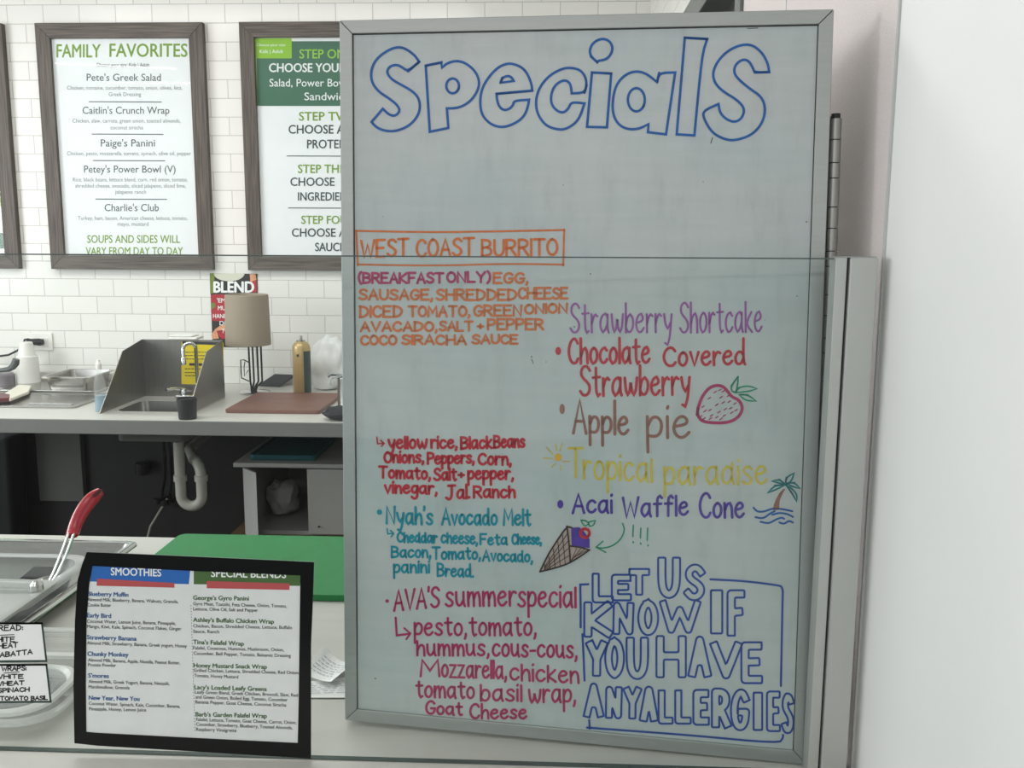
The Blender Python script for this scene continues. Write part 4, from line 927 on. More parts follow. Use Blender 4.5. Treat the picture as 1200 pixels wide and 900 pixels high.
yA = max(e0.y, GY + .014)
clam(e1.x - .30, e1.x, yA, yA + .15, TOP, .016, 'clear deli container resting on the counter, lowest of the stack behind the bread cards')
e0 = AZ(20, 838, TOP + .034); e1 = AZ(78, 806, TOP + .034)
clam(e1.x - .30, e1.x, max(e0.y, GY + .016), max(e0.y, GY + .016) + .145, TOP + .0235, .011, 'clear deli container stacked on top of the other one behind the bread cards')
e2 = AZ(92, 772, TOP + .035)
clam(e2.x - .20, e2.x + .04, yA + .165, yA + .265, TOP, .034, 'clear deli container behind the stack, its rim showing left of the menu sign', .03)

# receipts
def slip(pix, z0, lift, label, nm):
    P_ = [AZ(u, v, z0) for u, v in pix]; n = 8; g = G()
    for i in range(n + 1):
        for j in range(n + 1):
            s, t = i / n, j / n; p = P_[0] * (1 - s) * (1 - t) + P_[1] * s * (1 - t) + P_[2] * s * t + P_[3] * (1 - s) * t
            p.z += lift * (abs(s - .5) * 2) ** 2 * (1 - t * .6); g.v.append(p)
    for i in range(n):
        for j in range(n):
            a = i * (n + 1) + j; g.f.append((a, a + n + 1, a + n + 2, a + 1)); g.mi.append(0)
    t = thing('paper_slip', label, 'receipt', (sum(p.x for p in P_) / 4, sum(p.y for p in P_) / 4, z0), 'receipts on the counter')
    g.build('paper', mat('receipt_paper', (243, 243, 241), .6), t)
    L = G(); rnd = random.Random(len(label))
    for r_ in range(6):
        b = .22 + .11 * r_; x = .12
        while x < .8:
            w = .05 + .12 * rnd.random(); q_ = []
            for s, tt in ((x, b), (x + w, b), (x + w, b + .022), (x, b + .022)):
                p = P_[0] * (1 - s) * (1 - tt) + P_[1] * s * (1 - tt) + P_[2] * s * tt + P_[3] * (1 - s) * tt; p = p.copy(); p.z += lift * (abs(s - .5) * 2) ** 2 * (1 - tt * .6) + .0012; q_.append(p)
            L.add(q_, [(0, 1, 2, 3)]); x += w + .04
    L.build('print', mat('receipt_print', (150, 152, 170), .6), t)
slip(((352, 800), (430, 791), (436, 818), (356, 818)), TOP + .0015, .0, 'lower paper receipt lying flat on the counter beside the whiteboard', 'a')
slip(((383, 767), (418, 783), (388, 803), (352, 789)), TOP + .006, .012, 'upper paper receipt, curled, lying across the other beside the whiteboard', 'b')

# ------------------------------------------------------------------ glass guard
gg = thing('glass_guard', 'clear glass sneeze guard with aluminium end post on the counter', 'sneeze guard', (-.6, GY, TOP))
GT = AY(500, 299.8, GY).z
GX0, GX1 = -2.2, AY(981, 310, GY).x + .004
G().box(GX0, GX1, GY, GY + .006, TOP + .002, GT - .002).build('glass_pane', M_glass, gg)
M_edge = mat('dark_glass_edge', (74, 86, 82), .2, var=.02)
G().box(GX0, GX1, GY, GY + .006, GT - .0015, GT).build('top_edge', M_edge, gg)
G().box(GX0, GX1, GY - .001, GY + .007, TOP + .0003, TOP + .0016).build('bottom_seal', M_edge, gg)
qx = [AY(u, 303, GY - .01).x for u in (980.5, 994, 996.5, 1029)]
GTp = AY(1005, 302, GY - .012).z
G().box(qx[0], qx[1], GY - .008, GY + .016, TOP, GTp).build('glazing_channel', M_post, gg, bevel=.001)
G().box(qx[2], qx[3], GY - .012, GY + .018, TOP, GTp).build('end_post', M_post, gg, bevel=.0015)
G().box(qx[1] - .001, qx[2] + .001, GY - .003, GY + .016, TOP, GTp - .002).build('joint_strip', M_groove, gg)
G().box(qx[0] + .002, qx[3] - .001, GY - .008, GY + .016, GTp, GTp + .0012).build('post_cap', M_alu, gg)

# ------------------------------------------------------------------ whiteboard
BW, BH = .5993, .914
BW = .59996
byaw, blean = -0.11542827, 0.06647725
bu = Vector((math.cos(byaw), math.sin(byaw), 0)); bn_ = Vector((-math.sin(byaw), math.cos(byaw), 0))
bv = Vector((0, 0, math.cos(blean))) + bn_ * math.sin(blean)
bu, bv = bu * math.cos(-.0089355) + bv * math.sin(-.0089355), bv * math.cos(.0077023) - bu * math.sin(.0077023)   # the old frame is a little out of square
bo = Vector((0.32008608, 1.11937005, TOP + .0016)) - bu * BW
bw = bu.cross(bv).normalized()      # faces the viewer
MB = Matrix(((bu.x, bv.x, bw.x, bo.x), (bu.y, bv.y, bw.y, bo.y), (bu.z, bv.z, bw.z, bo.z), (0, 0, 0, 1)))
def L3(a, b, c=0.0): return MB @ Vector((a, b, c))
wb = thing('whiteboard', 'large whiteboard headed Specials, written in coloured markers, leaning on the counter', 'whiteboard', tuple(bo + bu * (BW / 2)))
fw, dep = .0165, .019
g = G(); ex = -bw * dep
def mit(pts): g.prism([L3(a, b, 0) for a, b in pts], ex)
e_ = .00025
mit([(fw * 1 + e_, BH - fw), (e_ * 2, BH), (BW - e_ * 2, BH), (BW - fw - e_, BH - fw)]); mit([(e_ * 2, 0), (fw + e_, fw), (BW - fw - e_, fw), (BW - e_ * 2, 0)])
mit([(0, e_), (0, BH - e_), (fw, BH - fw - e_), (fw, fw + e_)]); mit([(BW, e_), (BW - fw, fw + e_), (BW - fw, BH - fw - e_), (BW, BH - e_)])
g.build('frame', M_alu, wb, bevel=.0008)
G().box(fw - .001, BW - fw + .001, fw - .001, BH - fw + .001, -.017, -.0035, MB).build('panel', board_mat(), wb)
g = G()
for a0, a1, b0, b1 in ((fw - .0005, fw + .0009, fw, BH - fw), (BW - fw - .0009, BW - fw + .0005, fw, BH - fw), (fw, BW - fw, BH - fw - .0011, BH - fw + .0005)): g.box(a0, a1, b0, b1, -.0035, -.0028, MB)
g.build('panel_gap_shadow', M_groove, wb)  # dark strips painted in for the recess shadow around the panel
# piano hinge along the right edge
ha, hc, hr = BW + .0085, -.0135, .0070
hz = G(); b = .012; k = 0; topb = .795
while b < topb - .004:
    L_ = (.027, .025, .034, .018)[k % 4]; b1 = min(b + L_ - .0012, topb)
    hz.tube([L3(ha, b, hc), L3(ha, b1, hc)], hr, 14); b += L_; k += 1
hg = hz.build('piano_hinge', mat('dull_steel_hinge', (158, 158, 153), .38, .7, var=.05), wb, smooth=True, angle=50)
G().tube([L3(ha, .010, hc), L3(ha, topb + .002, hc)], hr * .75, 12).build('hinge_pin', M_groove, hg)
G().box(BW, ha, .012, topb, hc - .0055, hc - .0035, MB).build('hinge_leaf', mat('dull_steel_hinge'), hg)
# second leaf folded open behind
Mh = MB @ Matrix.Translation((ha, 0, hc)) @ Matrix.Rotation(math.radians(-58), 4, 'Y')
G().box(-BW - .004, -.016, .046, BH - .012, -.001, .013, Mh).build('back_leaf', M_alu, wb, bevel=.001)

wp = plane_map(L3(0, 0, -.0035), bw)
R = random.Random(1)
def ink(): return Ink(wp, .0005)
C_blue = mat('blue_marker', (16, 88, 160), .5, var=.16, scale=70); C_navy = mat('navy_marker', (30, 70, 152), .5, var=.2, scale=70)
C_or = mat('orange_marker', (204, 108, 48), .5, var=.14, scale=90); C_mag = mat('crimson_marker', (168, 40, 92), .5, var=.14, scale=90)
C_red = mat('red_marker', (184, 36, 52), .5, var=.12, scale=90); C_teal = mat('teal_marker', (0, 138, 158), .5, var=.12, scale=90)
C_pur = mat('purple_marker', (148, 84, 156), .5, var=.15, scale=90); C_brn = mat('brown_marker', (142, 94, 80), .5, var=.15, scale=90)
C_yel = mat('yellow_marker', (206, 186, 66), .5, var=.1, scale=90); C_vio = mat('violet_marker', (78, 54, 150), .5, var=.18, scale=90)
C_grn = mat('green_marker', (24, 140, 104), .5, var=.1, scale=90); C_wh = mat('dark_brown_marker', (62, 46, 44), .5); C_tan = mat('tan_marker', (176, 158, 150), .6, var=.12, scale=120)
# heading
I = ink(); q = Z(390, 0, 4); q5 = Z(650, 0, 4)
def outl(qz, txt, w=3.0, closed=True): I.stroke([qz(*[float(c) for c in p.split(',')]) for p in txt.split()], w, closed=closed)
def ell(qz, cx, cy, rx, ry, w=3.0, rot=0): I.stroke([qz(cx + rx * math.cos(a), cy + ry * math.sin(a)) for a in [2 * math.pi * k / 18 + .4 for k in range(18)]], w, closed=True)
outl(q, "352,335 405,290 385,260 345,230 310,220 270,230 220,262 190,300 178,345 185,390 215,430 265,462 300,490 315,515 305,535 285,545 260,535 235,510 182,572 205,598 245,614 290,616 340,600 380,570 405,530 410,490 400,455 370,425 325,400 280,375 258,350 255,330 270,310 300,303 325,315")
outl(q, "436,308 510,293 512,318 535,297 575,285 615,292 655,320 680,355 688,395 675,435 645,475 605,500 570,508 535,508 542,600 455,618"); ell(q, 562, 403, 30, 35)
outl(q, "768,440 935,425 932,395 915,350 890,318 850,300 815,298 770,318 720,375 695,430 690,490 700,540 730,575 770,595 815,595 870,570 900,540 915,500 920,468 850,472 845,495 825,513 800,517 780,500 770,470")
outl(q, "787,388 795,365 820,355 838,362 848,380")
outl(q, "1180,435 1190,400 1185,360 1160,328 1120,318 1080,320 1020,350 975,400 955,450 952,500 965,545 1000,590 1050,607 1090,607 1135,580 1160,545 1180,485 1118,478 1105,510 1080,530 1050,520 1025,490 1022,450 1035,410 1060,385 1090,375 1112,390 1118,415 1120,438")
outl(q5, "175,340 265,345 245,597 152,595"); outl(q5, "200,292 170,265 163,235 180,200 220,180 255,190 273,220 265,255 240,280 205,285")
outl(q5, "480,385 490,342 565,340 522,630 437,620 440,582 400,603 350,608 305,590 278,550 270,500 278,430 300,380 340,345 385,333 430,345"); ell(q5, 383, 468, 40, 55)
outl(q5, "610,177 715,183 690,260 655,635 572,630")
outl(q5, "937,340 1005,338 1000,300 975,250 930,212 880,208 815,235 765,285 740,340 750,390 790,430 850,465 885,500 888,530 870,562 840,573 805,560 775,530 768,488 695,520 700,560 740,625 800,655 850,658 920,635 965,590 985,540 985,490 965,450 920,420 870,380 840,345 845,305 880,278 910,285 930,320")
lab(I.build('heading_lettering', C_blue, wb), 'blue outlined heading reading Specials')
def words(I, qz, sc, lst, w, jit=.25, xh=None):
    for a in lst:
        t, x0, x1, y, cap = a[:5]; y1 = a[5] if len(a) > 5 else y
        p, p1 = qz(x0, y), qz(x1, y1)
        I.word(t, p[0], p1[0], p[1], cap / sc, w, p1[1], jit=jit, xh=None if len(a) <= 6 and xh is None else ((a[6] if len(a) > 6 else xh) / sc))
def pl(I, qz, txt, w, **k): I.stroke([qz(*[float(c) for c in p.split(',')]) for p in txt.split()], w, **k)
# west coast burrito
q = Z(390, 240, 4); I = ink()
words(I, q, 4, [("WEST", 134, 353, 248, 78, 238), ("COAST", 394, 662, 244, 80, 236), ("BURRITO", 700, 1052, 241, 75, 235)], 3.0)
for t in ("110,122 500,130 1085,118", "1085,116 1080,285", "1083,280 800,276 500,286 118,280", "118,284 110,122"): pl(I, q, t, 2.2)
words(I, q, 4, [("EGG,", 755, 912, 366, 46), ("SAUSAGE,", 125, 465, 444, 46), ("SHREDDED", 487, 860, 446, 48), ("CHEESE", 872, 1100, 440, 50), ("DICED", 127, 324, 526, 50), ("TOMATO,", 356, 640, 522, 46), ("GREEN", 663, 884, 520, 48), ("ONION", 902, 1098, 510, 42, 506),
               ("AVACADO,", 132, 486, 592, 42), ("SALT", 502, 655, 590, 42), ("+", 680, 705, 588, 42), ("PEPPER", 728, 986, 584, 48), ("COCO", 133, 298, 656, 42), ("SIRACHA", 326, 624, 654, 42), ("SAUCE", 655, 866, 650, 40)], 2.9)
lab(I.build('marker_lettering', C_or, wb), 'orange lettering of the West Coast Burrito special')
I = ink(); words(I, q, 4, [("(BREAKFAST", 122, 518, 366, 46), ("ONLY)", 537, 738, 362, 46)], 3.0); lab(I.build('marker_lettering', C_mag, wb), 'crimson lettering reading breakfast only')
# shake flavours
q = Z(640, 330, 4)
I = ink(); words(I, q, 4, [("Strawberry", 114, 588, 240, 138, 238, 86), ("Shortcake", 628, 1010, 240, 142, 236, 92)], 2.5); lab(I.build('marker_lettering', C_pur, wb), 'purple lettering reading Strawberry Shortcake')
I = ink(); words(I, q, 4, [("Chocolate", 107, 484, 384, 118, 382, 72), ("C", 552, 606, 396, 88), ("overed", 622, 932, 394, 118, 388, 62), ("Strawberry", 160, 672, 536, 140, 530, 82)], 3.3); I.dot(*q(57, 325), 3.4, 4.8); lab(I.build('marker_lettering', C_red, wb), 'red lettering reading Chocolate Covered Strawberry')
I = ink(); words(I, q, 4, [("Apple", 128, 384, 710, 156, 716, 80), ("pie", 474, 670, 732, 150, 732, 100)], 3.6); I.dot(*q(75, 597), 3.2, 6); lab(I.build('marker_lettering', C_brn, wb), 'brown lettering reading Apple pie')
I = ink(); pl(I, q, "708,625 712,590 730,540 760,500 795,485 830,490 855,520 870,540 905,555 922,590 910,625 880,650 840,662 780,662 730,655", 3.6, closed=True)
for a, b in ((792, 520), (815, 505), (830, 512), (765, 548), (820, 542), (855, 535), (735, 585), (768, 600), (800, 580), (830, 570), (858, 560), (885, 572), (725, 630), (745, 610), (775, 628), (810, 610), (840, 600), (865, 590), (890, 600), (740, 645), (770, 645), (800, 635), (835, 625), (870, 615), (820, 645)):
    s = R.uniform(-.5, .5); pl(I, q, f"{a-6},{b+4+s*6} {a+6},{b-4+s*8}", 1.3)
lab(I.build('strawberry_drawing', C_mag, wb), 'crimson outline drawing of a strawberry')
I = ink()
for t in ("867,490 900,445 898,480 890,520 870,515", "885,520 905,495 950,488 988,502 950,515", "905,530 945,530 985,560 935,558"): pl(I, q, t, 1.9, closed=True)
I.build('strawberry_leaves', C_grn, wb)
q = Z(630, 500, 3.636)
I = ink(); words(I, q, 3.636, [("T", 132, 192, 214, 122), ("ropical", 196, 486, 222, 96, 236, 78), ("paradise", 540, 975, 248, 90, 244, 76)], 2.9)
for t in ("38,88 65,118", "75,75 82,102", "105,72 95,105", "25,133 62,136", "110,148 135,148", "60,172 76,158", "100,185 97,165"): pl(I, q, t, 1.3)
lab(I.build('marker_lettering', C_yel, wb), 'yellow lettering reading Tropical paradise, with sun rays')
I = ink(); I.dot(*q(87, 130), 3.8, 4.6); I.build('sun_drawing', mat('amber_marker', (222, 172, 30), .5), wb)
I = ink(); words(I, q, 3.636, [("Acai", 150, 316, 368, 80, 366, 52), ("Waffle", 364, 640, 386, 84, 376, 54), ("Cone", 692, 878, 388, 106, 386, 62)], 3.2); I.dot(*q(97, 330), 3.6, 5); lab(I.build('marker_lettering', C_vio, wb), 'violet lettering reading Acai Waffle Cone')
I = ink()
for t in ("408,420 406,468", "407,490 408,494", "440,432 438,474", "439,496 440,500", "469,432 467,484", "470,504 471,508", "362,412 372,440 355,480 320,508 280,518 252,515", "278,488 250,513 290,535"): pl(I, q, t, 1.7)
for t in ("185,398 205,400 218,412 205,424 192,415", "222,424 215,408 232,402 246,400 240,420"): pl(I, q, t, 1.5, closed=True)
lab(I.build('arrow_drawing', C_grn, wb), 'green arrow, exclamation marks and cherry leaves')
I = Ink(wp, .0004); I.fill([q(x, y) for x, y in ((10, 617), (40, 550), (72, 498), (125, 423), (146, 430), (142, 500), (222, 525), (140, 580))]); lab(I.build('waffle_cone_drawing', C_tan, wb), 'tan and purple drawing of a filled waffle cone')
I = Ink(wp, .0007); I.fill([q(x, y) for x, y in ((143, 430), (178, 428), (197, 445), (222, 478), (222, 517), (185, 512), (145, 505))]); I.build('cone_filling', C_vio, wb)
I = Ink(wp, .001)
for t in ("10,617 45,545 75,498 125,423 146,430", "125,423 135,500 140,578", "10,617 75,602 140,580 222,525 185,513 140,508"): pl(I, q, t, 2.0)
for k in range(1, 6):
    s = k / 6; a = (10 + 115 * s, 617 - 194 * s); b_ = (10 + 130 * s, 617 - 38 * s); I.stroke([q(*a), q(*b_)], .9)
for k in range(1, 5):
    s = k / 5; a = (125 + 15 * s, 423 + 155 * s); I.stroke([q(*a), q(10 + 20, 617 - 25 * (1 - s))], .9)
for k in range(1, 5): I.stroke([q(150 + 18 * k, 510 + 3 * k), q(140 + 4 * k, 578 - 6 * k)], .8)
I.build('cone_outline', C_wh, wb)
I = Ink(wp, .0012); ell(q, 202, 453, 19, 19, 3.4); I.build('cherry_drawing', C_red, wb)
I = ink(); I.fill([q(x, y) for x, y in ((1004, 356), (1006, 335), (1014, 312), (1030, 282), (1046, 266), (1056, 264), (1044, 285), (1032, 312), (1028, 354))]); lab(I.build('palm_trunk_drawing', C_brn, wb), 'brown trunk of the palm tree drawing')
I = ink()
for t in ("1055,248 1060,215 1092,198 1085,225 1065,246", "1055,246 1030,224 998,232 1028,240", "1055,248 1010,250 980,282 1015,268", "1060,240 1095,238 1118,263 1085,255", "1060,250 1085,285 1103,318 1106,290 1082,262"): pl(I, q, t, 2.0, closed=True)
I.build('palm_leaves_drawing', mat('sea_green_marker', (20, 118, 124), .5), wb)
I = ink()
for t in ("920,345 935,362 965,362 1000,348 1040,350 1085,360", "928,385 960,392 990,370 1010,360", "1000,375 1030,366 1065,372 1088,384", "950,405 985,413 1015,395 1040,386 1050,392", "1030,408 1050,415 1070,400 1088,408"): pl(I, q, t, 2.3)
I.build('waves_drawing', C_blue, wb)
# red and teal specials
q = Z(390, 480, 4)
I = ink(); words(I, q, 4, [("yellow", 262, 440, 182, 54, 180, 40), ("rice,", 462, 580, 180, 52, 180, 38), ("Black", 602, 745, 184, 54, 180, 38), ("Beans", 757, 898, 178, 54, 174, 38), ("Onions,", 243, 424, 248, 48, 248, 36), ("Peppers,", 446, 660, 254, 50, 250, 36), ("Corn,", 684, 834, 258, 50, 258, 38), ("Tomato,", 218, 455, 318, 52, 326, 36), ("Salt", 476, 578, 330, 54, 330, 36), ("+", 590, 615, 325, 42), ("pepper,", 635, 844, 326, 50, 326, 38), ("vinegar,", 245, 486, 390, 50, 394, 36), ("Jal.", 532, 640, 422, 64, 414, 40), ("Ranch", 662, 853, 412, 52, 412, 38)], 3.1)
pl(I, q, "207,128 210,160 240,158", 1.7); pl(I, q, "225,144 241,158 229,172", 1.7); lab(I.build('marker_lettering', C_red, wb), 'red lettering listing yellow rice and black beans')
I = ink(); words(I, q, 4, [("Nyah's", 253, 467, 533, 80, 538, 50), ("Avocado", 513, 769, 538, 74, 540, 46), ("Melt", 802, 926, 541, 74, 541, 46)], 3.0); I.dot(*q(219, 480), 3.2)
words(I, q, 4, [("Cheddar", 304, 488, 620, 44, 624, 32), ("cheese,", 510, 676, 624, 46, 630, 36), ("Feta", 692, 817, 632, 48, 632, 32), ("Cheese,", 842, 976, 630, 46, 630, 32), ("Bacon,", 277, 457, 692, 50, 692, 34), ("Tomato,", 468, 690, 700, 54, 700, 34), ("Avocado,", 704, 934, 708, 50, 714, 34), ("panini", 287, 452, 764, 48, 764, 38), ("Bread.", 492, 658, 780, 58, 784, 36)], 2.7)
pl(I, q, "255,558 258,582 284,580", 1.8); pl(I, q, "270,566 286,580 274,596", 1.8); lab(I.build('marker_lettering', C_teal, wb), 'teal lettering of the Avocado Melt special')
q = Z(390, 670, 4)
I = ink(); words(I, q, 4, [("AVA'S", 288, 498, 182, 94, 165), ("summer", 530, 858, 162, 90, 158, 66), ("special", 870, 1138, 164, 92, 166, 70)], 3.0, .1); I.dot(*q(255, 137), 2.2)
words(I, q, 4, [("pesto,", 384, 624, 296, 84, 298, 56), ("tomato,", 642, 950, 298, 86, 298, 58), ("hummus,", 396, 730, 392, 66, 392, 52), ("cous-cous,", 750, 1142, 394, 80, 404, 56), ("M", 412, 500, 490, 76), ("ozzarella,", 512, 812, 492, 82, 500, 56), ("chicken", 832, 1152, 506, 74, 522, 54), ("tomato", 392, 662, 586, 76, 594, 52), ("basil", 694, 884, 604, 74, 606, 54), ("wrap,", 920, 1135, 612, 90, 612, 60), ("Goat", 438, 606, 664, 60, 672, 38), ("Cheese", 645, 907, 688, 68, 688, 42)], 2.9)
pl(I, q, "295,215 300,298 362,290", 2.6); pl(I, q, "335,264 364,289 345,316", 2.2); lab(I.build('marker_lettering', C_mag, wb), 'crimson lettering of the summer special')
# allergy notice
q = Z(660, 640, 4); I = ink()
BL = [("L", 138, 235, 128, 262), ("E", 228, 320, 135, 252), ("T", 308, 405, 108, 228), ("U", 445, 548, 62, 235), ("S", 568, 662, 95, 245), ("K", 99, 230, 262, 425), ("N", 235, 330, 265, 412), ("O", 352, 445, 262, 410), ("W", 455, 642, 255, 405), ("I", 690, 748, 205, 410), ("F", 770, 852, 208, 420),
      ("Y", 110, 205, 445, 608), ("O", 197, 285, 440, 608), ("U", 297, 398, 437, 615), ("H", 437, 575, 420, 615), ("A", 588, 692, 425, 612), ("V", 692, 835, 450, 618), ("E", 835, 935, 452, 640),
      ("A", 98, 188, 645, 800), ("N", 200, 275, 660, 805), ("Y", 285, 365, 662, 808), ("A", 360, 443, 660, 820), ("L", 447, 515, 675, 830), ("L", 525, 600, 675, 830), ("E", 610, 685, 675, 835), ("R", 697, 785, 678, 840), ("G", 785, 872, 680, 855), ("I", 890, 935, 685, 862), ("E", 955, 1018, 682, 865), ("S", 1025, 1080, 698, 870)]
for ch, a, b, c, d in BL:
    p, p1 = q(a, c), q(b, d); r = 3.6 if (d - c) < 160 else 4.3
    if ch in 'OGS' : r = 3.9
    if ch == 'I': r = (p1[0] - p[0]) / 2 - .6
    if ch == 'T': r = 3.6
    r = min(r, (p1[0] - p[0]) * .23) if ch != 'I' else r
    for lp_ in block_letter(ch, p[0], p1[0], p[1], p1[1], r):
        if len(lp_) > 8: I.stroke(lp_[::2], 2.4, closed=True)
for t in ("118,178 80,180 82,280 82,380", "90,412 96,520 100,630", "690,155 850,163 1000,182 1030,190 1028,260 1020,655", "122,815 125,855", "112,850 300,864 600,886 1008,924 1030,900 1030,884"): pl(I, q, t, 2.5)
lab(I.build('marker_lettering', C_navy, wb), 'navy outlined lettering of the allergy notice')
# stray specks and old ghost marks
I = ink()
for u, v, s in ((440, 795, .9), (623, 418, .8), (640, 424, .6), (692, 321, .8), (824, 213, .6), (660, 217, .6), (934, 347, .7), (945, 260, .8), (673, 383, .8), (449, 254, .5), (896, 375, .5), (938, 862, .7), (690, 120, .5)): I.dot(u, v, s)
for t in ((835, 161, 833, 168), (876, 33.5, 888, 33), (623, 421, 625, 426)): I.stroke([t[:2], t[2:]], .8)
I.build('stray_specks', C_wh, wb)

# ------------------------------------------------------------------ menu sign on the glass
pg_ = plane_map((0, GY - .001, 1), (0, -1, 0)); q = Z(80, 640, 3.46)
ms = thing('menu_sign', 'black bordered menu sheet headed SMOOTHIES and SPECIAL BLENDS, taped on the glass', 'sign', tuple(pg_(226, 880)))
outer = [(78, 22), (540, 42), (998, 63), (992, 240), (985, 400), (985, 620), (985, 858), (560, 832), (120, 806), (28, 796), (24, 560), (30, 300), (40, 140), (58, 75)]
inner = [(100, 78), (520, 99), (943, 117), (941, 240), (939, 400), (936, 620), (932, 796), (520, 776), (120, 755), (75, 751), (73, 560), (76, 300), (86, 160), (93, 115)]
lift = lambda i: .0012
V = [pg_(*q(*p), .002) for p in outer] + [pg_(*q(*p), .002) for p in inner] + [pg_(*q(*p), .0) for p in outer] + [pg_(*q(*p), .0) for p in inner]
n = len(outer); g = G(); F_ = []
for i in range(n):
    j = (i + 1) % n
    F_ += [(i, j, n + j, n + i), (2 * n + i, 2 * n + j, j, i), (n + i, n + j, 3 * n + j, 3 * n + i)]
g.add(V, F_).build('black_border', M_blackgloss, ms)
G().prism([pg_(*q(*p), .0009) for p in outer], (0, .0008, 0)).build('sheet', mat('grey_white_sheet', (228, 232, 231), .35, var=.03, scale=40, bump=.25, bscale=35), ms)
P = Print(pg_, .0011); P.quad([q(98, 76), q(496, 96), q(490, 153), q(90, 142)]); P.build('blue_header', mat('blue_print', (38, 104, 184), .5), ms)
P = Print(pg_, .0011); P.quad([q(510, 96), q(946, 114), q(940, 160), q(510, 153)]); P.build('green_header', mat('olive_print', (72, 104, 54), .5), ms)
P = Print(pg_, .0013); P.quad([q(118, 130), q(432, 148), q(432, 167), q(117, 159)]); P.build('red_bar', mat('dull_red_print', (186, 82, 84), .5), ms); P = Print(pg_, .0013); P.quad([q(563, 140), q(898, 150), q(898, 176), q(563, 169)]); P.build('red_bar', mat('dull_red_print', (186, 82, 84), .5), ms)
line(pg_, .0013, 'header_lettering', M_wp, ms, 'SMOOTHIES', 175, 378, 116, 30, q, y1=121, bold=.03); line(pg_, .0013, 'header_lettering', M_wp, ms, 'SPECIAL BLENDS', 581, 884, 123, 31, q, y1=128, bold=.03)
T1 = [("Blueberry Muffin", 80, 245, 200, 204), ("Early Bird", 78, 175, 287, 290), ("Strawberry Banana", 78, 278, 376, 382), ("Chunky Monkey", 80, 245, 443, 447), ("S'mores", 83, 166, 531, 533), ("New Year, New You", 85, 290, 621, 626)]
for t, a, b, y, y1 in T1:
    P = Print(pg_, .0011); put(P, t, a, b, y, 17, q, y1=y1, bold=.05); P.build('smoothie_title', mat('blue_title', (34, 88, 146), .6), ms)
T2 = [("George's Gyro Panini", 508, 733, 216, 219), ("Ashley's Buffalo Chicken Wrap", 508, 835, 305, 313), ("Tina's Falafel Wrap", 508, 713, 395, 402), ("Honey Mustard Snack Wrap", 510, 806, 490, 496), ("Lacy's Loaded Leafy Greens", 513, 805, 578, 586), ("Barb's Garden Falafel Wrap", 518, 806, 688, 695)]
for t, a, b, y, y1 in T2:
    P = Print(pg_, .0011); put(P, t, a, b, y, 17, q, y1=y1, bold=.05); P.build('blend_title', mat('green_title', (66, 102, 54), .6), ms)
T3 = [("Almond Milk, Blueberry, Banana, Walnuts, Granola,", 80, 447, 221, 230), ("Cookie Butter", 80, 175, 243, 245), ("Coconut Water, Lemon Juice, Banana, Pineapple,", 78, 437, 309, 318), ("Mango, Kiwi, Kale, Spinach, Coconut Flakes, Ginger", 78, 460, 330, 340), ("Almond Milk, Strawberry, Banana, Greek yogurt, Honey", 78, 482, 397, 410), ("Almond Milk, Banana, Apple, Nutella, Peanut Butter,", 82, 455, 466, 478), ("Protein Powder", 82, 195, 486, 488),
      ("Almond Milk, Greek Yogurt, Banana, Nesquik,", 84, 412, 553, 562), ("Marshmallow, Granola", 84, 250, 575, 579), ("Coconut Water, Spinach, Kale, Cucumber, Banana,", 85, 455, 642, 654), ("Pineapple, Honey, Lemon Juice", 86, 317, 664, 669),
      ("Gyro Meat, Tzatziki, Feta Cheese, Onion, Tomato,", 508, 887, 238, 248), ("Lettuce, Olive Oil, Salt and Pepper", 508, 770, 259, 265), ("Chicken, Bacon, Shredded Cheese, Lettuce, Buffalo", 508, 908, 328, 335), ("Sauce, Ranch", 508, 613, 350, 352), ("Falafel, Couscous, Hummus, Mushroom, Onion,", 508, 875, 417, 425), ("Cucumber, Bell Pepper, Tomato, Balsamic Dressing", 510, 903, 439, 449),
      ("Grilled Chicken, Lettuce, Shredded Cheese, Red Onion,", 510, 938, 508, 518), ("Tomato, Honey Mustard", 512, 690, 529, 535), ("Leafy Green Blend, Greek Chicken, Broccoli, Slaw, Red", 515, 932, 596, 609), ("and Green Onion, Boiled Egg, Tomato, Cucumber", 517, 890, 616, 628), ("Banana Pepper, Goat Cheese, Coconut Siracha", 517, 885, 636, 649),
      ("Falafel, Lettuce, Tomato, Goat Cheese, Carrot, Onion,", 520, 926, 707, 720), ("Cucumber, Strawberry, Blueberry, Toasted Almonds,", 520, 910, 726, 741), ("Raspberry Vinaigrette", 520, 683, 747, 752)]
for i0, i1 in ((0, 2), (2, 4), (4, 5), (5, 7), (7, 9), (9, 11), (11, 13), (13, 15), (15, 17), (17, 19), (19, 22), (22, 25)):
    P = Print(pg_, .0011)
    for t, a, b, y, y1 in T3[i0:i1]: put(P, t, a, b, y, 13, q, y1=y1, bold=.022)
    P.build('ingredient_lettering', M_ink, ms)
P = Print(pg_, .0011)
for k in range(44):
    x, y = 499 + 16 * k / 43, 240 + 505 * k / 43; P.quad([q(x - 1.5, y + 1.8), q(x + 1.5, y + 1.8), q(x + 1.5, y - 1.8), q(x - 1.5, y - 1.8)])
P.build('dotted_divider', M_ink, ms)

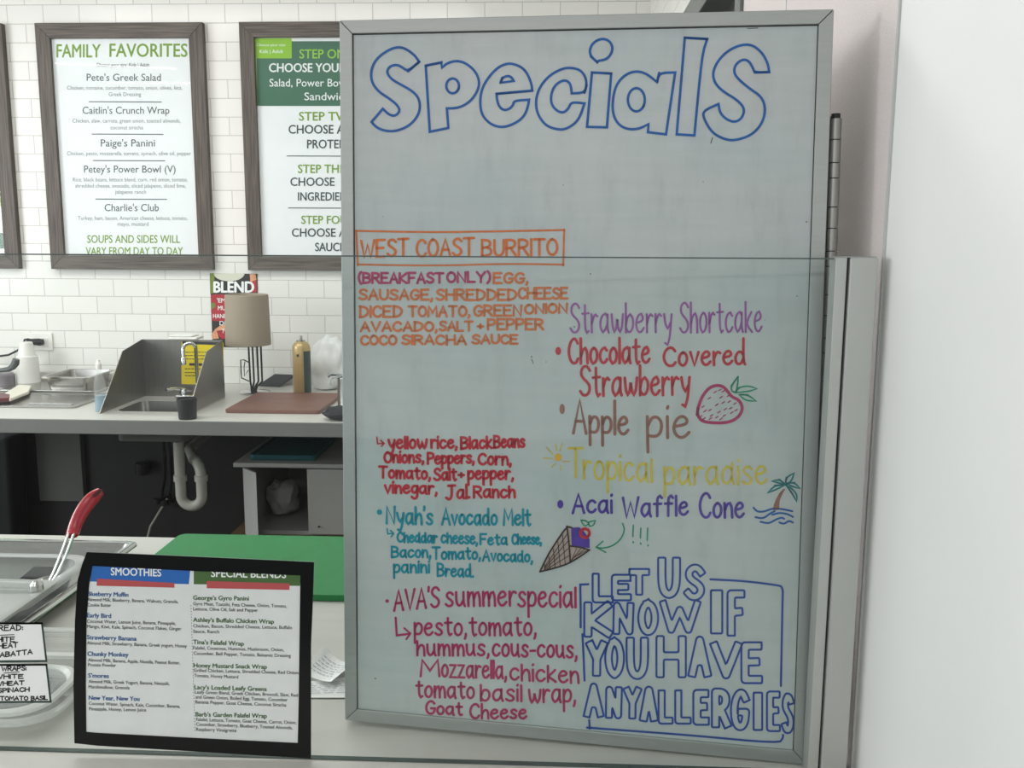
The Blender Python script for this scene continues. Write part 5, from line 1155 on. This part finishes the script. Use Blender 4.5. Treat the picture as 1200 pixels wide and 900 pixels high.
# bread and wrap cards on the glass
M_dkg = mat('dark_green_border', (28, 54, 46), .5); M_pen = mat('black_pen', (24, 28, 30), .5)
def card(pix, label, lines, rules):
    t = thing('handwritten_card', label, 'card', tuple(pg_(pix[3][0], pix[3][1])), 'bread and wrap cards on the glass')
    G().prism([pg_(*p, .0005) for p in pix], (0, .001, 0)).build('paper', mat('card_paper', (246, 246, 246), .5), t)
    I = Ink(pg_, .0008); I.stroke([p for p in pix], 2.3, smooth=False, closed=True); I.build('border', M_dkg, t)
    I = Ink(pg_, .0008)
    for w, x0, x1, y, cap, y1 in lines: I.word(w, x0, x1, y, cap, 1.4, y1, jit=.2)
    for r_ in rules: I.stroke([r_[:2], r_[2:]], .9)
    I.build('pen_lettering', M_pen, t)
card([(-34, 730.3), (49.6, 730.2), (54.8, 774.3), (-30, 775)], 'handwritten card on the glass reading BREAD, above the wraps card', [("BREAD:", -8, 27, 739, 6.0, 738), ("WHITE", -12, 17.5, 752, 5.4, 751.5), ("WHEAT", -9, 21, 760, 5.4, 758), ("CIABATTA", -7, 38, 770.5, 5.2, 766)], [(-8, 744.5, 17, 743.4)])
card([(-30, 779), (54.8, 778.6), (59.8, 822), (-26, 822.6)], 'handwritten card on the glass reading WRAPS, below the bread card', [("WRAPS:", 2.5, 31, 786, 5.0, 785), ("WHITE", -5, 27.5, 795, 4.6, 794.5), ("WHEAT", -4.5, 28.5, 803.3, 4.6, 802), ("SPINACH", -2, 34.5, 811.5, 4.8, 809.8), ("TOMATO", .8, 33, 820.3, 4.4, 820), ("BASIL", 37, 56, 820.2, 4.4, 819.6)], [(5, 788.5, 23, 787)])

# a hair of clearance under everything that stands on a worktop
for o in list(COL.objects):
    if o.parent is None and o.get('label') and o.name.split('.')[0] in ('sheet_pan', 'cutting_board', 'ladle', 'table_lamp', 'white_bag', 'cup_stack', 'grey_jar', 'steel_canister', 'steel_tongs', 'black_cup', 'spray_can', 'spray_bottle', 'steel_pan', 'scraper', 'rubber_mat', 'black_cloth', 'clear_container', 'steel_tray', 'plastic_bag', 'gooseneck_faucet', 'paper_slip'):
        o.location.z += .0006
bpy.data.objects.remove(_fo)
